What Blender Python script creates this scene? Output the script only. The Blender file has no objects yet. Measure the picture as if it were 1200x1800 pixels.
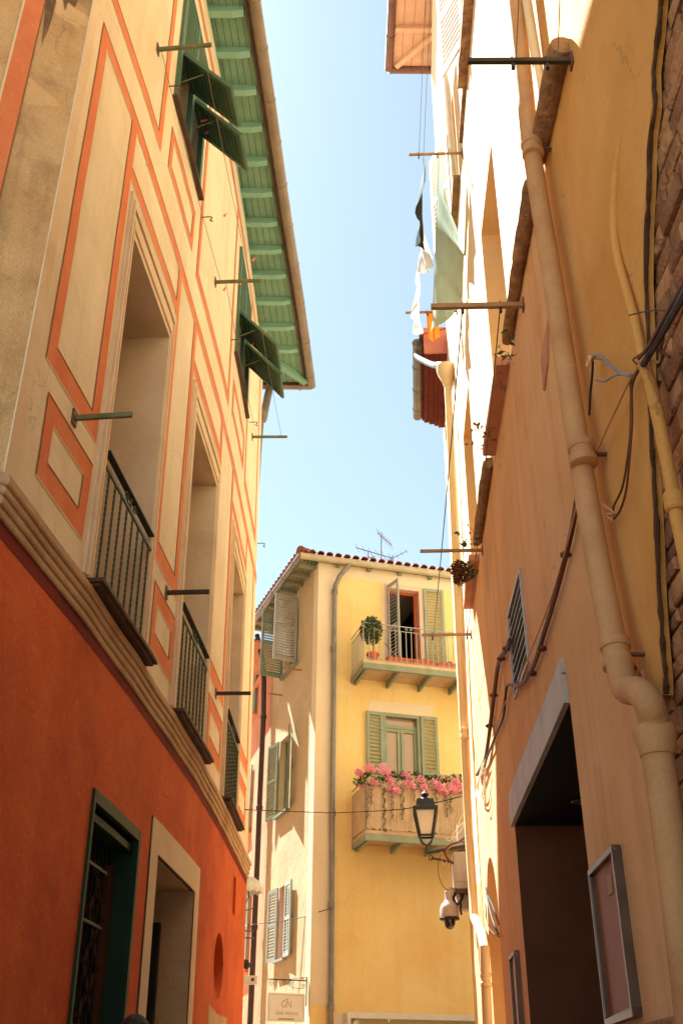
import bpy, bmesh, math, random
from mathutils import Vector, Matrix, noise
from mathutils.geometry import tessellate_polygon
R = math.radians
rnd = random.Random(7)
sc = bpy.context.scene
col = sc.collection

# ------------------------------------------------------------------ camera
FPX, PITCH, ROLL, CAMZ = 1780.0, R(30.4), -0.007, 1.6
F_ = Vector((0, math.cos(PITCH), math.sin(PITCH)))
U0 = Vector((0, -math.sin(PITCH), math.cos(PITCH)))
R0 = Vector((1, 0, 0))
cr, sr = math.cos(ROLL), math.sin(ROLL)
R_ = R0 * cr - U0 * sr
U_ = R0 * sr + U0 * cr
CAM = Vector((0, 0, CAMZ))
cam_d = bpy.data.cameras.new("camera")
cam = bpy.data.objects.new("camera", cam_d)
col.objects.link(cam)
cam_d.sensor_fit = 'VERTICAL'
cam_d.sensor_height = 36.0
cam_d.lens = 36.0 * FPX / 1800.0
cam_d.clip_end = 2000
cam_d.clip_start = 0.05
cam.matrix_world = Matrix((
    (R_.x, U_.x, -F_.x, CAM.x), (R_.y, U_.y, -F_.y, CAM.y),
    (R_.z, U_.z, -F_.z, CAM.z), (0, 0, 0, 1)))
sc.camera = cam

# ------------------------------------------------------------------ light
SUNV = Vector((-2.0, 2.6, 4.87)).normalized()      # towards the sun
elev = math.asin(SUNV.z)
azim = math.atan2(SUNV.x, SUNV.y)                   # from +Y, clockwise
world = bpy.data.worlds.new("World")
sc.world = world
world.use_nodes = True
wn = world.node_tree
sky = wn.nodes.new('ShaderNodeTexSky')
sky.sky_type = 'NISHITA'
sky.sun_disc = False
sky.sun_elevation = elev
sky.sun_rotation = azim
sky.altitude = 0
sky.air_density = 1.0
sky.dust_density = 0.5
sky.ozone_density = 0.4
bg = wn.nodes['Background']
hsv = wn.nodes.new('ShaderNodeHueSaturation')      # pale summer haze over the blue
hsv.inputs['Saturation'].default_value = 0.6
hsv.inputs['Hue'].default_value = 0.518
wn.links.new(sky.outputs[0], hsv.inputs['Color'])
wn.links.new(hsv.outputs[0], bg.inputs[0])
bg.inputs[1].default_value = 0.0375
sun_d = bpy.data.lights.new("sun", 'SUN')
sun_d.energy = 3.8
sun_d.angle = R(0.5)
sun_d.color = (1.0, 0.96, 0.91)
sun = bpy.data.objects.new("sun", sun_d)
col.objects.link(sun)
sun.rotation_euler = SUNV.to_track_quat('Z', 'Y').to_euler()
vs = sc.view_settings
sc.display_settings.display_device = 'sRGB'
vs.view_transform = 'Standard'
vs.look = 'None'
vs.gamma = 1.0
vs.exposure = 2.58
vs.use_curve_mapping = False
vs.use_white_balance = True
vs.white_balance_temperature = 5900
vs.white_balance_tint = -11
sc.cycles.max_bounces = 10
sc.cycles.diffuse_bounces = 7
sc.cycles.glossy_bounces = 3

# ------------------------------------------------------------------ pixel helpers
def ray(px, py):
    return F_ + R_ * ((px - 600) / FPX) + U_ * ((900 - py) / FPX)
def atz(px, py, z):
    r = ray(px, py); return CAM + r * ((z - CAMZ) / r.z)
def aty(px, py, y):
    r = ray(px, py); return CAM + r * (y / r.y)
def atx(px, py, x):
    r = ray(px, py); return CAM + r * (x / r.x)

class Wall:
    """A wall standing on a plan polyline; coordinates s along it, d out of it, z up."""
    def __init__(self, pts, side, batter=0.0, zr=4.0, origin=0, s_origin=0.0):
        self.p = [Vector(p) for p in pts]
        self.side, self.b, self.zr = side, batter, zr
        self.t = [(self.p[i + 1] - self.p[i]).normalized() for i in range(len(self.p) - 1)]
        self.L = [(self.p[i + 1] - self.p[i]).length for i in range(len(self.p) - 1)]
        self.n = [Vector((t.y, -t.x)) * side for t in self.t]
        S = [0.0]
        for l in self.L: S.append(S[-1] + l)
        self.S = [x - S[origin] + s_origin for x in S]
        self.o = []
        for i in range(len(self.p)):
            a = self.n[max(0, i - 1)]; c = self.n[min(len(self.n) - 1, i)]
            self.o.append((a + c) / (1 + a.dot(c)))
    def P(self, s, d, z):
        i = 0
        while i < len(self.t) - 1 and s > self.S[i + 1]: i += 1
        k = (s - self.S[i]) / self.L[i]
        q = self.p[i] + self.t[i] * (s - self.S[i])
        kk = min(1, max(0, k))
        o = self.o[i] * (1 - kk) + self.o[i + 1] * kk
        q = q + o * (d - self.b * (z - self.zr))
        return Vector((q.x, q.y, z))
    def uv(self, px, py, off=0.0):
        r = ray(px, py); n = len(self.t)
        for i in range(n):
            t, m, p = self.t[i], self.n[i], self.p[i]
            a = r.x * m.x + r.y * m.y + self.b * r.z
            if abs(a) < 1e-9: continue
            k = (off - self.b * (CAMZ - self.zr) + p.dot(m)) / a
            if k <= 0: continue
            q = CAM + r * k
            ss = (q.x - p.x) * t.x + (q.y - p.y) * t.y
            lo = -99 if i == 0 else -0.02
            hi = 99 if i == n - 1 else self.L[i] + 0.02
            if lo <= ss <= hi: return self.S[i] + ss, q.z
        raise ValueError((px, py))
    def rect(self, tl, tr, bl, br, off=0.0):
        a, b, c, d = [self.uv(*q, off) for q in (tl, tr, bl, br)]
        return sorted(((a[0] + c[0]) / 2, (b[0] + d[0]) / 2)) + sorted(((c[1] + d[1]) / 2, (a[1] + b[1]) / 2))
    def quad(self, pts, off=0.0):
        return [self.uv(*q, off) for q in pts]

WL = Wall([(-4.776, 2.25), (-1.776, 4.5), (-1.74, 4.8), (-1.62, 5.8), (-1.51, 7.0), (-1.42, 8.3), (-1.345, 9.5),
           (-1.285, 11.0), (-1.25, 12.9), (-1.225, 14.15)], 1, 0.02, 4.0, 1, 0.2)
WR = Wall([(1.42, -3.0), (1.42, 2.0), (1.42, 4.9), (1.45, 5.9), (1.51, 7.2), (1.58, 8.9), (1.68, 10.8), (1.78, 12.6),
           (1.89, 14.25), (2.10, 17.3)], -1, 0.0, 4.0, 1, 0.0)
YC = Vector((-0.50, 19.97))
a75, a18 = R(75), R(-20)
WY = Wall([YC, YC + Vector((math.sin(a75), math.cos(a75))) * 12], 1)
WC = Wall([YC, YC + Vector((math.sin(a18), math.cos(a18))) * 3.25], 1)
SP = YC + Vector((math.sin(a18), math.cos(a18))) * 3.27
a14 = R(-14)
WS = Wall([SP, SP + Vector((math.sin(a14), math.cos(a14))) * 9], 1)
# the outward side of WC and WS is to the left of their direction
for w in (WC, WS):
    w.side = -1; w.n = [Vector((t.y, -t.x)) * -1 for t in w.t]; w.o = [w.n[0], w.n[0]]
GZ = 0.35                                                # street level

# ------------------------------------------------------------------ mesh builder
class MB:
    def __init__(self): self.v = []; self.f = []; self.m = []
    def add(self, verts, faces, m=0):
        k = len(self.v)
        self.v += [tuple(x) for x in verts]
        for f in faces: self.f.append([k + i for i in f]); self.m.append(m)
    def box(self, x0, x1, y0, y1, z0, z1, m=0):
        v = [(x, y, z) for z in (z0, z1) for y in (y0, y1) for x in (x0, x1)]
        self.add(v, [(0, 2, 3, 1), (4, 5, 7, 6), (0, 1, 5, 4), (2, 6, 7, 3), (0, 4, 6, 2), (1, 3, 7, 5)], m)
        return self
    def prism(self, quad, d0, d1, m=0):
        """polygon in (s,z) extruded between offsets d0, d1"""
        n = len(quad)
        v = [(s, d0, z) for s, z in quad] + [(s, d1, z) for s, z in quad]
        fs = [list(range(n)), list(range(2 * n - 1, n - 1, -1))]
        for i in range(n):
            j = (i + 1) % n
            fs.append((i, i + n, j + n, j))
        self.add(v, fs, m); return self
    def holed(self, outer, holes, d=0.0, m=0):
        """flat polygon with holes in (s,z)"""
        loops = [[Vector((a, b, 0)) for a, b in l] for l in [outer] + holes]
        flat = [v for l in loops for v in l]
        self.add([(v.x, d, v.y) for v in flat], tessellate_polygon(loops), m); return self
    def beam(self, a, b, w, h, m=0, up=(0, 0, 1)):
        a, b = Vector(a), Vector(b); t = (b - a).normalized(); up = Vector(up)
        if abs(t.dot(up)) > 0.98: up = Vector((1, 0, 0))
        x = t.cross(up).normalized() * w / 2; y = x.cross(t).normalized() * h / 2
        v = [p + sx * x + sy * y for p in (a, b) for sx, sy in ((-1, -1), (1, -1), (1, 1), (-1, 1))]
        self.add(v, [(0, 3, 2, 1), (4, 5, 6, 7), (0, 1, 5, 4), (1, 2, 6, 5), (2, 3, 7, 6), (3, 0, 4, 7)], m); return self
    def tube(self, pts, r, n=8, m=0, caps=True, closed=False, twist=0.0):
        pts = [Vector(p) for p in pts]; k = len(pts)
        rs = r if isinstance(r, (list, tuple)) else [r] * k
        rings = []; prev = None; L = 0
        for i, p in enumerate(pts):
            if closed: t = (pts[(i + 1) % k] - pts[i - 1]).normalized()
            elif i == 0: t = (pts[1] - p).normalized()
            elif i == k - 1: t = (p - pts[i - 1]).normalized()
            else: t = ((pts[i + 1] - p).normalized() + (p - pts[i - 1]).normalized()).normalized()
            if prev is None:
                a = Vector((0, 0, 1)) if abs(t.z) < 0.9 else Vector((1, 0, 0))
                u = t.cross(a).normalized()
            else:
                u = (prev - t * prev.dot(t)).normalized()
            prev = u; w = t.cross(u)
            if i: L += (p - pts[i - 1]).length
            ph = twist * L
            rings.append([p + (u * math.cos(2 * math.pi * j / n + ph) + w * math.sin(2 * math.pi * j / n + ph)) * rs[i] for j in range(n)])
        v = [q for rg in rings for q in rg]; f = []
        for i in range(k if closed else k - 1):
            for j in range(n):
                a, b = i * n + j, i * n + (j + 1) % n
                c, d = ((i + 1) % k) * n + (j + 1) % n, ((i + 1) % k) * n + j
                f.append((a, b, c, d))
        if caps and not closed:
            f.append(list(range(n))[::-1]); f.append([(k - 1) * n + j for j in range(n)])
        self.add(v, f, m); return self
    def lathe(self, c, prof, n=16, m=0, ax=(0, 0, 1)):
        c = Vector(c); ax = Vector(ax).normalized()
        a = Vector((1, 0, 0)) if abs(ax.x) < 0.9 else Vector((0, 1, 0))
        u = ax.cross(a).normalized(); w = ax.cross(u)
        v = [c + ax * h + (u * math.cos(2 * math.pi * j / n) + w * math.sin(2 * math.pi * j / n)) * max(r, 1e-4) for r, h in prof for j in range(n)]
        f = [(i * n + j, i * n + (j + 1) % n, (i + 1) * n + (j + 1) % n, (i + 1) * n + j) for i in range(len(prof) - 1) for j in range(n)]
        f.append(list(range(n))[::-1]); f.append([(len(prof) - 1) * n + j for j in range(n)])
        self.add(v, f, m); return self
    def merge(self, o, fn=None):
        k = len(self.v); self.v += [tuple(fn(Vector(x))) if fn else x for x in o.v]
        for f, m in zip(o.f, o.m): self.f.append([k + i for i in f]); self.m.append(m)
        return self
    def build(self, name, mats, parent=None, wall=None, loc=None, label=None, cat=None, group=None,
              smooth=False, bevel=0.0, kind=None, jit=0.0, subdiv=0, norm=True):
        bm = bmesh.new()
        vs_ = [bm.verts.new(x) for x in self.v]
        for f, m in zip(self.f, self.m):
            try:
                fc = bm.faces.new([vs_[i] for i in f]); fc.material_index = m
            except ValueError: pass
        bmesh.ops.remove_doubles(bm, verts=bm.verts, dist=1e-5)
        if wall:
            for sk in wall.S[1:-1]:
                bmesh.ops.bisect_plane(bm, geom=bm.verts[:] + bm.edges[:] + bm.faces[:], plane_co=(sk, 0, 0), plane_no=(1, 0, 0))
            if wall.b or True:
                pass
        if norm: bmesh.ops.recalc_face_normals(bm, faces=bm.faces)
        if bevel:
            bmesh.ops.bevel(bm, geom=[e for e in bm.edges if len(e.link_faces) == 2 and e.calc_face_angle(0) > 0.5], offset=bevel, segments=2, profile=0.6, affect='EDGES')
        if subdiv:
            bmesh.ops.subdivide_edges(bm, edges=bm.edges, cuts=subdiv, use_grid_fill=True)
        if jit < 0:
            for v in bm.verts:
                q = noise.noise_vector(Vector((v.co.x, 0, v.co.z)) * 1.7); v.co.x += q.x * -jit; v.co.z += q.z * -jit
        elif jit:
            for v in bm.verts:
                q = noise.noise_vector(v.co * 3.1) * 0.6 + noise.noise_vector(v.co * 11.0) * 0.4
                v.co += Vector(q) * jit
        if wall:
            for v in bm.verts: v.co = wall.P(v.co.x, v.co.y, v.co.z)
            bmesh.ops.recalc_face_normals(bm, faces=bm.faces) if norm else None
        if parent is not None:
            base = BASE[parent.name]
        elif loc is not None: base = Vector(loc)
        else:
            n = max(1, len(bm.verts)); base = sum((v.co for v in bm.verts), Vector()) / n
        for v in bm.verts: v.co -= base
        me = bpy.data.meshes.new(name)
        bm.to_mesh(me); bm.free()
        for m in (mats if isinstance(mats, (list, tuple)) else [mats]): me.materials.append(m)
        if smooth:
            me.polygons.foreach_set('use_smooth', [True] * len(me.polygons))
            me.set_sharp_from_angle(angle=R(40))
        o = bpy.data.objects.new(name, me); col.objects.link(o)
        BASE[o.name] = base
        if parent is not None: o.parent = parent
        else: o.location = base
        for k_, val in (('label', label), ('category', cat), ('group', group), ('kind', kind)):
            if val: o[k_] = val
        return o
BASE = {}
def thing(name, label, cat, loc, group=None):
    o = bpy.data.objects.new(name, None); col.objects.link(o)
    o.empty_display_size = 0.3
    o.location = loc; BASE[o.name] = Vector(loc)
    o['label'] = label; o['category'] = cat
    if group: o['group'] = group
    return o
def rc(s0, s1, z0, z1): return [(s0, z0), (s1, z0), (s1, z1), (s0, z1)]

# ------------------------------------------------------------------ materials
def lin(c):
    return tuple((x / 255 / 12.92) if x / 255 <= 0.04045 else ((x / 255 + 0.055) / 1.055) ** 2.4 for x in c)
def mat(name, c1, c2=None, rough=0.8, scale=2.0, bump=0.0, bscale=60.0, metal=0.0, streak=0.0, streakc=None, grain=0.0,
        stain=0.0, stainc=None, stscale=0.7, fine=0.0, spec=0.3, transl=0.0, crack=0.0, patch=0.0, patchc=None):
    m = bpy.data.materials.new(name); m.use_nodes = True
    nt = m.node_tree; N = nt.nodes; Lk = nt.links
    b = N['Principled BSDF']
    b.inputs['Roughness'].default_value = rough; b.inputs['Metallic'].default_value = metal
    b.inputs['Specular IOR Level'].default_value = spec
    tc = N.new('ShaderNodeTexCoord').outputs['Object']
    def ns(sc_, det=4, mapscale=None, ro=0.55):
        n = N.new('ShaderNodeTexNoise'); n.inputs['Scale'].default_value = sc_; n.inputs['Detail'].default_value = det
        n.inputs['Roughness'].default_value = ro
        if mapscale:
            mp = N.new('ShaderNodeMapping'); mp.inputs['Scale'].default_value = mapscale
            Lk.new(tc, mp.inputs[0]); Lk.new(mp.outputs[0], n.inputs['Vector'])
        else: Lk.new(tc, n.inputs['Vector'])
        return n.outputs['Fac']
    def ramp(x, a, b_):
        r = N.new('ShaderNodeMapRange'); r.inputs['From Min'].default_value = a; r.inputs['From Max'].default_value = b_
        Lk.new(x, r.inputs['Value']); return r.outputs['Result']
    def mul(x, k):
        r = N.new('ShaderNodeMath'); r.operation = 'MULTIPLY'; r.inputs[1].default_value = k; Lk.new(x, r.inputs[0]); return r.outputs[0]
    def mix(f, a, c):
        x = N.new('ShaderNodeMix'); x.data_type = 'RGBA'
        Lk.new(f, x.inputs[0])
        if isinstance(a, tuple): x.inputs[6].default_value = (*a, 1)
        else: Lk.new(a, x.inputs[6])
        x.inputs[7].default_value = (*c, 1)
        return x.outputs[2]
    c1 = lin(c1); c2 = lin(c2) if c2 else tuple(x * 0.85 for x in c1)
    colr = mix(ramp(ns(scale), 0.3, 0.7), c1, c2)
    if streak: colr = mix(mul(ramp(ns(1.0, 5, (5.0, 5.0, 0.35)), 0.48, 0.75), streak), colr, lin(streakc) if streakc else tuple(x * 0.5 for x in c1))
    if stain: colr = mix(mul(ramp(ns(stscale, 7, None, 0.65), 0.5, 0.72), stain), colr, lin(stainc) if stainc else tuple(x * 0.45 for x in c1))
    if grain: colr = mix(mul(ramp(ns(90.0, 3), 0.45, 0.8), grain), colr, tuple(x * 0.35 for x in c1))
    if patch:
        pn = ramp(ns(0.9, 3, (1, 1, 1.6), 0.5), 0.585, 0.60)
        colr = mix(mul(pn, patch), colr, lin(patchc) if patchc else tuple(min(1, x * 1.25) for x in c1))
    if crack:
        wv = N.new('ShaderNodeTexNoise'); wv.inputs['Scale'].default_value = 2.5; wv.inputs['Detail'].default_value = 5; Lk.new(tc, wv.inputs['Vector'])
        mx_ = N.new('ShaderNodeMix'); mx_.data_type = 'VECTOR'; mx_.inputs[0].default_value = 0.35; Lk.new(tc, mx_.inputs[4]); Lk.new(wv.outputs['Color'], mx_.inputs[5])
        vo = N.new('ShaderNodeTexVoronoi'); vo.feature = 'DISTANCE_TO_EDGE'; vo.inputs['Scale'].default_value = 1.3; Lk.new(mx_.outputs[1], vo.inputs['Vector'])
        ln_ = ramp(vo.outputs['Distance'], 0.006, 0.001)
        mk = ramp(ns(0.8, 2), 0.52, 0.58); mm_ = N.new('ShaderNodeMath'); mm_.operation = 'MULTIPLY'; Lk.new(ln_, mm_.inputs[0]); Lk.new(mk, mm_.inputs[1])
        colr = mix(mul(mm_.outputs[0], crack), colr, tuple(x * 0.3 for x in c1))
    if fine: colr = mix(mul(ramp(ns(18.0, 6, None, 0.7), 0.55, 0.8), fine), colr, tuple(min(1, x * 1.6 + 0.03) for x in c1))
    Lk.new(colr, b.inputs['Base Color'])
    if bump:
        bp = N.new('ShaderNodeBump'); bp.inputs['Strength'].default_value = bump; bp.inputs['Distance'].default_value = 0.02
        Lk.new(ns(bscale, 5), bp.inputs['Height'])
        bp2 = N.new('ShaderNodeBump'); bp2.inputs['Strength'].default_value = min(1, bump * 1.2); bp2.inputs['Distance'].default_value = 0.06
        Lk.new(ns(3.0, 4), bp2.inputs['Height']); Lk.new(bp.outputs[0], bp2.inputs['Normal'])
        Lk.new(bp2.outputs[0], b.inputs['Normal'])
    if transl:
        t = N.new('ShaderNodeBsdfTranslucent'); Lk.new(colr, t.inputs[0])
        ms = N.new('ShaderNodeMixShader'); ms.inputs[0].default_value = transl
        Lk.new(b.outputs[0], ms.inputs[1]); Lk.new(t.outputs[0], ms.inputs[2])
        Lk.new(ms.outputs[0], N['Material Output'].inputs[0])
    return m
def glassy(name, c, rough=0.06):
    m = mat(name, c, None, rough, 1.0, spec=0.8); return m
M = {}
M['beige'] = mat('beige plaster', (238, 224, 198), (230, 214, 184), 0.9, 1.2, 0.25, 120, streak=0.22, streakc=(170, 135, 95), stain=0.18, stainc=(165, 130, 90), grain=0.16, fine=0.15, crack=0.35, patch=0.12)
M['grime'] = mat('grimy beige plaster', (230, 198, 150), (200, 162, 114), 0.92, 1.6, 0.4, 70, streak=0.55, streakc=(96, 74, 54), stain=0.85, stainc=(118, 96, 72), stscale=1.1, grain=0.5, fine=0.2, crack=0.5, patch=0.25)
M['red'] = mat('red plaster', (220, 108, 54), (192, 82, 40), 0.9, 1.1, 0.3, 90, streak=0.32, streakc=(216, 122, 70), stain=0.5, stainc=(150, 54, 28), stscale=1.3, grain=0.3, fine=0.45, crack=0.5, patch=0.3, patchc=(206, 104, 58))
M['orange'] = mat('painted orange band', (228, 140, 94), (216, 122, 76), 0.9, 2.5, 0.2, 110, streak=0.4, streakc=(228, 160, 118), stain=0.3, stainc=(196, 96, 56), stscale=3, grain=0.25, fine=0.4)
M['maroon'] = mat('dark red band', (126, 36, 24), (105, 30, 22), 0.9, 2.5, 0.2, 110)
M['line_dark'] = mat('brown painted line', (150, 105, 66), None, 0.9, 3.0)
M['line_light'] = mat('cream painted line', (240, 214, 178), None, 0.9, 3.0)
M['moulding'] = mat('stucco moulding', (236, 216, 188), (224, 200, 170), 0.9, 2.0, 0.2, 90, stain=0.35, stainc=(150, 116, 78), grain=0.15)
M['cornice'] = mat('weathered cornice stucco', (212, 182, 146), (190, 158, 122), 0.9, 2.5, 0.35, 70, streak=0.12, streakc=(140, 110, 78), stain=0.5, stainc=(150, 116, 78), stscale=2.2, grain=0.3, fine=0.2)
M['slate'] = mat('dark sill stone', (96, 72, 58), (70, 52, 44), 0.7, 6, 0.2, 60)
M['rail'] = mat('old green iron', (84, 98, 84), (66, 78, 68), 0.6, 8, 0.2, 80, grain=0.3)
M['rail_dark'] = mat('dark iron', (44, 44, 38), (30, 30, 28), 0.5, 8)
M['green'] = mat('green shutter paint', (88, 118, 98), (74, 102, 84), 0.65, 3, 0.1, 60, grain=0.15, streak=0.25, streakc=(120, 130, 90))
M['green_dark'] = mat('dark green door paint', (36, 64, 40), (28, 52, 32), 0.55, 3, 0.1, 60, grain=0.2)
M['soffit'] = mat('green painted soffit boards', (132, 164, 142), (116, 150, 128), 0.75, 3, 0.1, 60, grain=0.15, streak=0.2)
M['rafter'] = mat('green painted rafters', (140, 182, 164), (128, 168, 150), 0.7, 3)
M['groove'] = mat('shadow gap between boards', (72, 100, 86), None, 0.9, 3)
M['copper'] = mat('brown painted gutter', (150, 134, 120), (130, 114, 100), 0.45, 4, 0.05, 40, metal=0.2, grain=0.1)
M['fascia'] = mat('dark fascia board', (84, 62, 46), (66, 48, 36), 0.8, 5)
M['tile'] = mat('terracotta roof tile', (164, 98, 76), (132, 74, 58), 0.85, 5, 0.3, 60, stain=0.4, stscale=4)
M['pink'] = mat('salmon pink plaster', (226, 182, 134), (210, 160, 106), 0.9, 0.9, 0.3, 85, streak=0.38, streakc=(180, 112, 74), stain=0.35, stainc=(222, 166, 128), stscale=0.8, grain=0.16, fine=0.12, crack=0.5, patch=0.22, patchc=(226, 178, 132))
M['cream'] = mat('pale cream plaster', (226, 202, 166), (218, 192, 152), 0.9, 1.2, 0.15, 85, streak=0.2, streakc=(210, 170, 118), grain=0.08, crack=0.3, patch=0.2)
M['ochre'] = mat('ochre plaster', (214, 160, 88), (194, 138, 66), 0.9, 1.0, 0.35, 80, streak=0.35, streakc=(222, 170, 112), stain=0.25, stainc=(176, 110, 50), grain=0.2, crack=0.5, patch=0.25, patchc=(216, 160, 96))
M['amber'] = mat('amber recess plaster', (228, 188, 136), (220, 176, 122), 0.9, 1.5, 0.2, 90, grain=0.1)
M['render'] = mat('dark mortar edge', (92, 62, 42), (64, 42, 30), 0.95, 8, 0.5, 50)
M['rough_stone'] = mat('rough weathered stone', (176, 136, 98), (120, 86, 60), 0.95, 9, 0.9, 35, stain=0.6, stainc=(80, 56, 40), stscale=7, grain=0.35)
M['sill_pink'] = mat('pink painted sill', (196, 140, 108), (180, 122, 92), 0.85, 3, 0.2, 80, grain=0.15)
M['pipe'] = mat('salmon painted drainpipe', (200, 154, 108), (182, 136, 90), 0.75, 3, 0.15, 60, streak=0.45, streakc=(176, 120, 82), stain=0.45, stainc=(150, 100, 70), stscale=2.5, grain=0.25, fine=0.2)
M['pipe_cream'] = mat('cream painted drainpipe', (230, 206, 164), (220, 192, 146), 0.6, 3, 0.08, 60, grain=0.1)
M['marble'] = mat('grey marble lintel', (188, 180, 174), (166, 158, 154), 0.5, 3, 0.1, 40, stain=0.4, stainc=(140, 128, 120), stscale=3)
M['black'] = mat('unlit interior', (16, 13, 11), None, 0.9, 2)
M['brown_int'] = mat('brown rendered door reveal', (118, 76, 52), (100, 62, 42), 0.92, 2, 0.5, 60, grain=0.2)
M['yellow'] = mat('yellow plaster', (240, 212, 146), (234, 200, 130), 0.9, 0.8, 0.22, 70, streak=0.35, streakc=(226, 176, 112), stain=0.4, stainc=(226, 168, 92), stscale=0.55, grain=0.12, fine=0.1, crack=0.25, patch=0.25, patchc=(240, 214, 156))
M['peach'] = mat('peach cream plaster', (200, 180, 150), (190, 170, 138), 0.9, 0.9, 0.2, 70, streak=0.35, streakc=(216, 168, 112), stain=0.25, stainc=(244, 218, 178), grain=0.08, crack=0.2, patch=0.2)
M['quoin'] = mat('pale corner band plaster', (230, 212, 186), (226, 204, 174), 0.9, 1.0, 0.15, 70, grain=0.05)
M['salmon'] = mat('salmon orange plaster', (222, 150, 112), (208, 132, 94), 0.9, 1.0, 0.25, 70, streak=0.3, grain=0.1)
M['sage'] = mat('sage green shutter paint', (158, 164, 142), (144, 150, 128), 0.7, 4, 0.08, 60, grain=0.1)
M['greyshut'] = mat('grey white shutter paint', (172, 166, 160), (156, 150, 142), 0.7, 4, 0.08, 60, grain=0.1)
M['greengrey'] = mat('grey green shutter paint', (142, 146, 122), (126, 130, 108), 0.7, 4, 0.08, 60, grain=0.1)
M['zinc'] = mat('grey zinc pipe', (146, 136, 126), (122, 114, 106), 0.45, 4, 0.05, 40, metal=0.35, grain=0.1)
M['wood'] = mat('bare timber', (170, 134, 98), (140, 106, 74), 0.8, 6, 0.2, 60, grain=0.2)
M['bar_olive'] = mat('olive painted iron bar', (122, 126, 88), (100, 102, 70), 0.6, 6, grain=0.2)
M['bar_dark'] = mat('dark iron bar', (66, 58, 44), (50, 44, 34), 0.55, 6)
M['bar_tan'] = mat('tan painted bar', (168, 130, 92), (146, 110, 76), 0.6, 6)
M['cable_black'] = mat('black cable', (40, 30, 26), None, 0.6, 4)
M['cable_brown'] = mat('brown painted cable', (104, 60, 44), (84, 46, 36), 0.6, 4)
M['cable_tan'] = mat('tan cable', (200, 150, 108), None, 0.6, 4)
M['cable_white'] = mat('white cable', (232, 214, 190), None, 0.6, 4)
M['cable_blue'] = mat('grey blue cable', (120, 124, 134), None, 0.5, 4)
M['white'] = mat('white paint', (226, 220, 210), (214, 206, 194), 0.6, 4, grain=0.06)
M['sheet'] = mat('sage green cotton sheet', (158, 164, 142), (148, 154, 130), 0.95, 4, 0.1, 120, transl=0.12)
M['cloth_white'] = mat('white cotton', (232, 226, 222), (220, 214, 212), 0.95, 5, transl=0.3)
M['cloth_black'] = mat('black cotton', (44, 44, 52), None, 0.95, 5)
M['cloth_orange'] = mat('orange cotton', (240, 120, 40), None, 0.95, 5, transl=0.3)
M['peg_pink'] = mat('pink plastic', (240, 110, 110), None, 0.4, 5)
M['peg_orange'] = mat('orange plastic', (240, 130, 60), None, 0.4, 5)
M['line'] = mat('grey clothes line', (120, 112, 104), None, 0.6, 5)
M['tin_red'] = mat('red painted eaves', (122, 52, 40), (96, 38, 30), 0.8, 4, 0.1, 50, grain=0.15)
M['tin_pink'] = mat('pale red eaves end', (196, 120, 98), (176, 104, 84), 0.8, 4)
M['soffit_tan'] = mat('tan soffit boards', (210, 172, 140), (198, 156, 124), 0.8, 4, grain=0.1)
M['rust'] = mat('brown gutter', (120, 84, 70), (98, 66, 54), 0.6, 6, grain=0.2)
M['lamp_black'] = mat('black lantern paint', (20, 19, 19), (14, 14, 14), 0.45, 6, spec=0.5)
M['lamp_glass'] = mat('milky lantern glass', (232, 214, 190), None, 0.35, 6, transl=0.3)
M['cam_grey'] = mat('pinkish grey housing', (176, 156, 146), (164, 144, 132), 0.45, 6)
M['dome'] = glassy('dark camera dome', (14, 14, 16), 0.05)
M['pane'] = glassy('dark window glass', (40, 36, 34), 0.04)
M['paving'] = mat('pale stone paving', (186, 170, 150), (166, 150, 130), 0.85, 1.5, 0.3, 30, stain=0.3, grain=0.2)
M['foliage'] = mat('dark green leaves', (86, 100, 54), (58, 74, 38), 0.7, 9, transl=0.2)
M['dry'] = mat('dry brown plant', (140, 92, 62), (108, 66, 44), 0.9, 9, transl=0.1)
M['pot'] = mat('terracotta pot', (200, 108, 76), (180, 92, 62), 0.8, 5, 0.1)
M['pink_flower'] = mat('pink petals', (255, 200, 216), (252, 172, 198), 0.8, 9, transl=0.3)
M['white_flower'] = mat('cream petals', (240, 222, 196), None, 0.8, 9, transl=0.3)
M['mauve_flower'] = mat('mauve blossom', (170, 130, 140), (140, 104, 118), 0.8, 9, transl=0.2)
M['cane'] = mat('cane screening', (216, 190, 158), (196, 166, 132), 0.9, 6, 0.2, 80, streak=0.5, streakc=(150, 104, 70))
M['wood_red'] = mat('reddish door frame', (176, 88, 56), (156, 74, 46), 0.6, 5)
M['lilac'] = mat('pale lilac surround', (226, 190, 170), (218, 180, 158), 0.9, 2)
M['gold'] = mat('gold lettering', (190, 168, 110), None, 0.5, 4)
M['sign_white'] = mat('white sign board', (238, 230, 216), (232, 222, 206), 0.5, 2)
M['skin'] = mat('skin', (196, 140, 112), (184, 126, 98), 0.55, 8)
M['hair'] = mat('dark brown hair', (38, 26, 22), (24, 17, 15), 0.5, 30, bump=0.6, bscale=140)
M['shirt'] = mat('dark navy shirt', (40, 44, 60), None, 0.9, 8)
M['trouser'] = mat('grey trousers', (70, 66, 62), None, 0.9, 8)
M['steel'] = mat('steel frame', (118, 100, 88), (100, 84, 74), 0.35, 6, metal=0.6)
M['vent_blue'] = mat('galvanised vent grille', (190, 184, 182), (170, 166, 164), 0.4, 6, metal=0.4)

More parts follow.
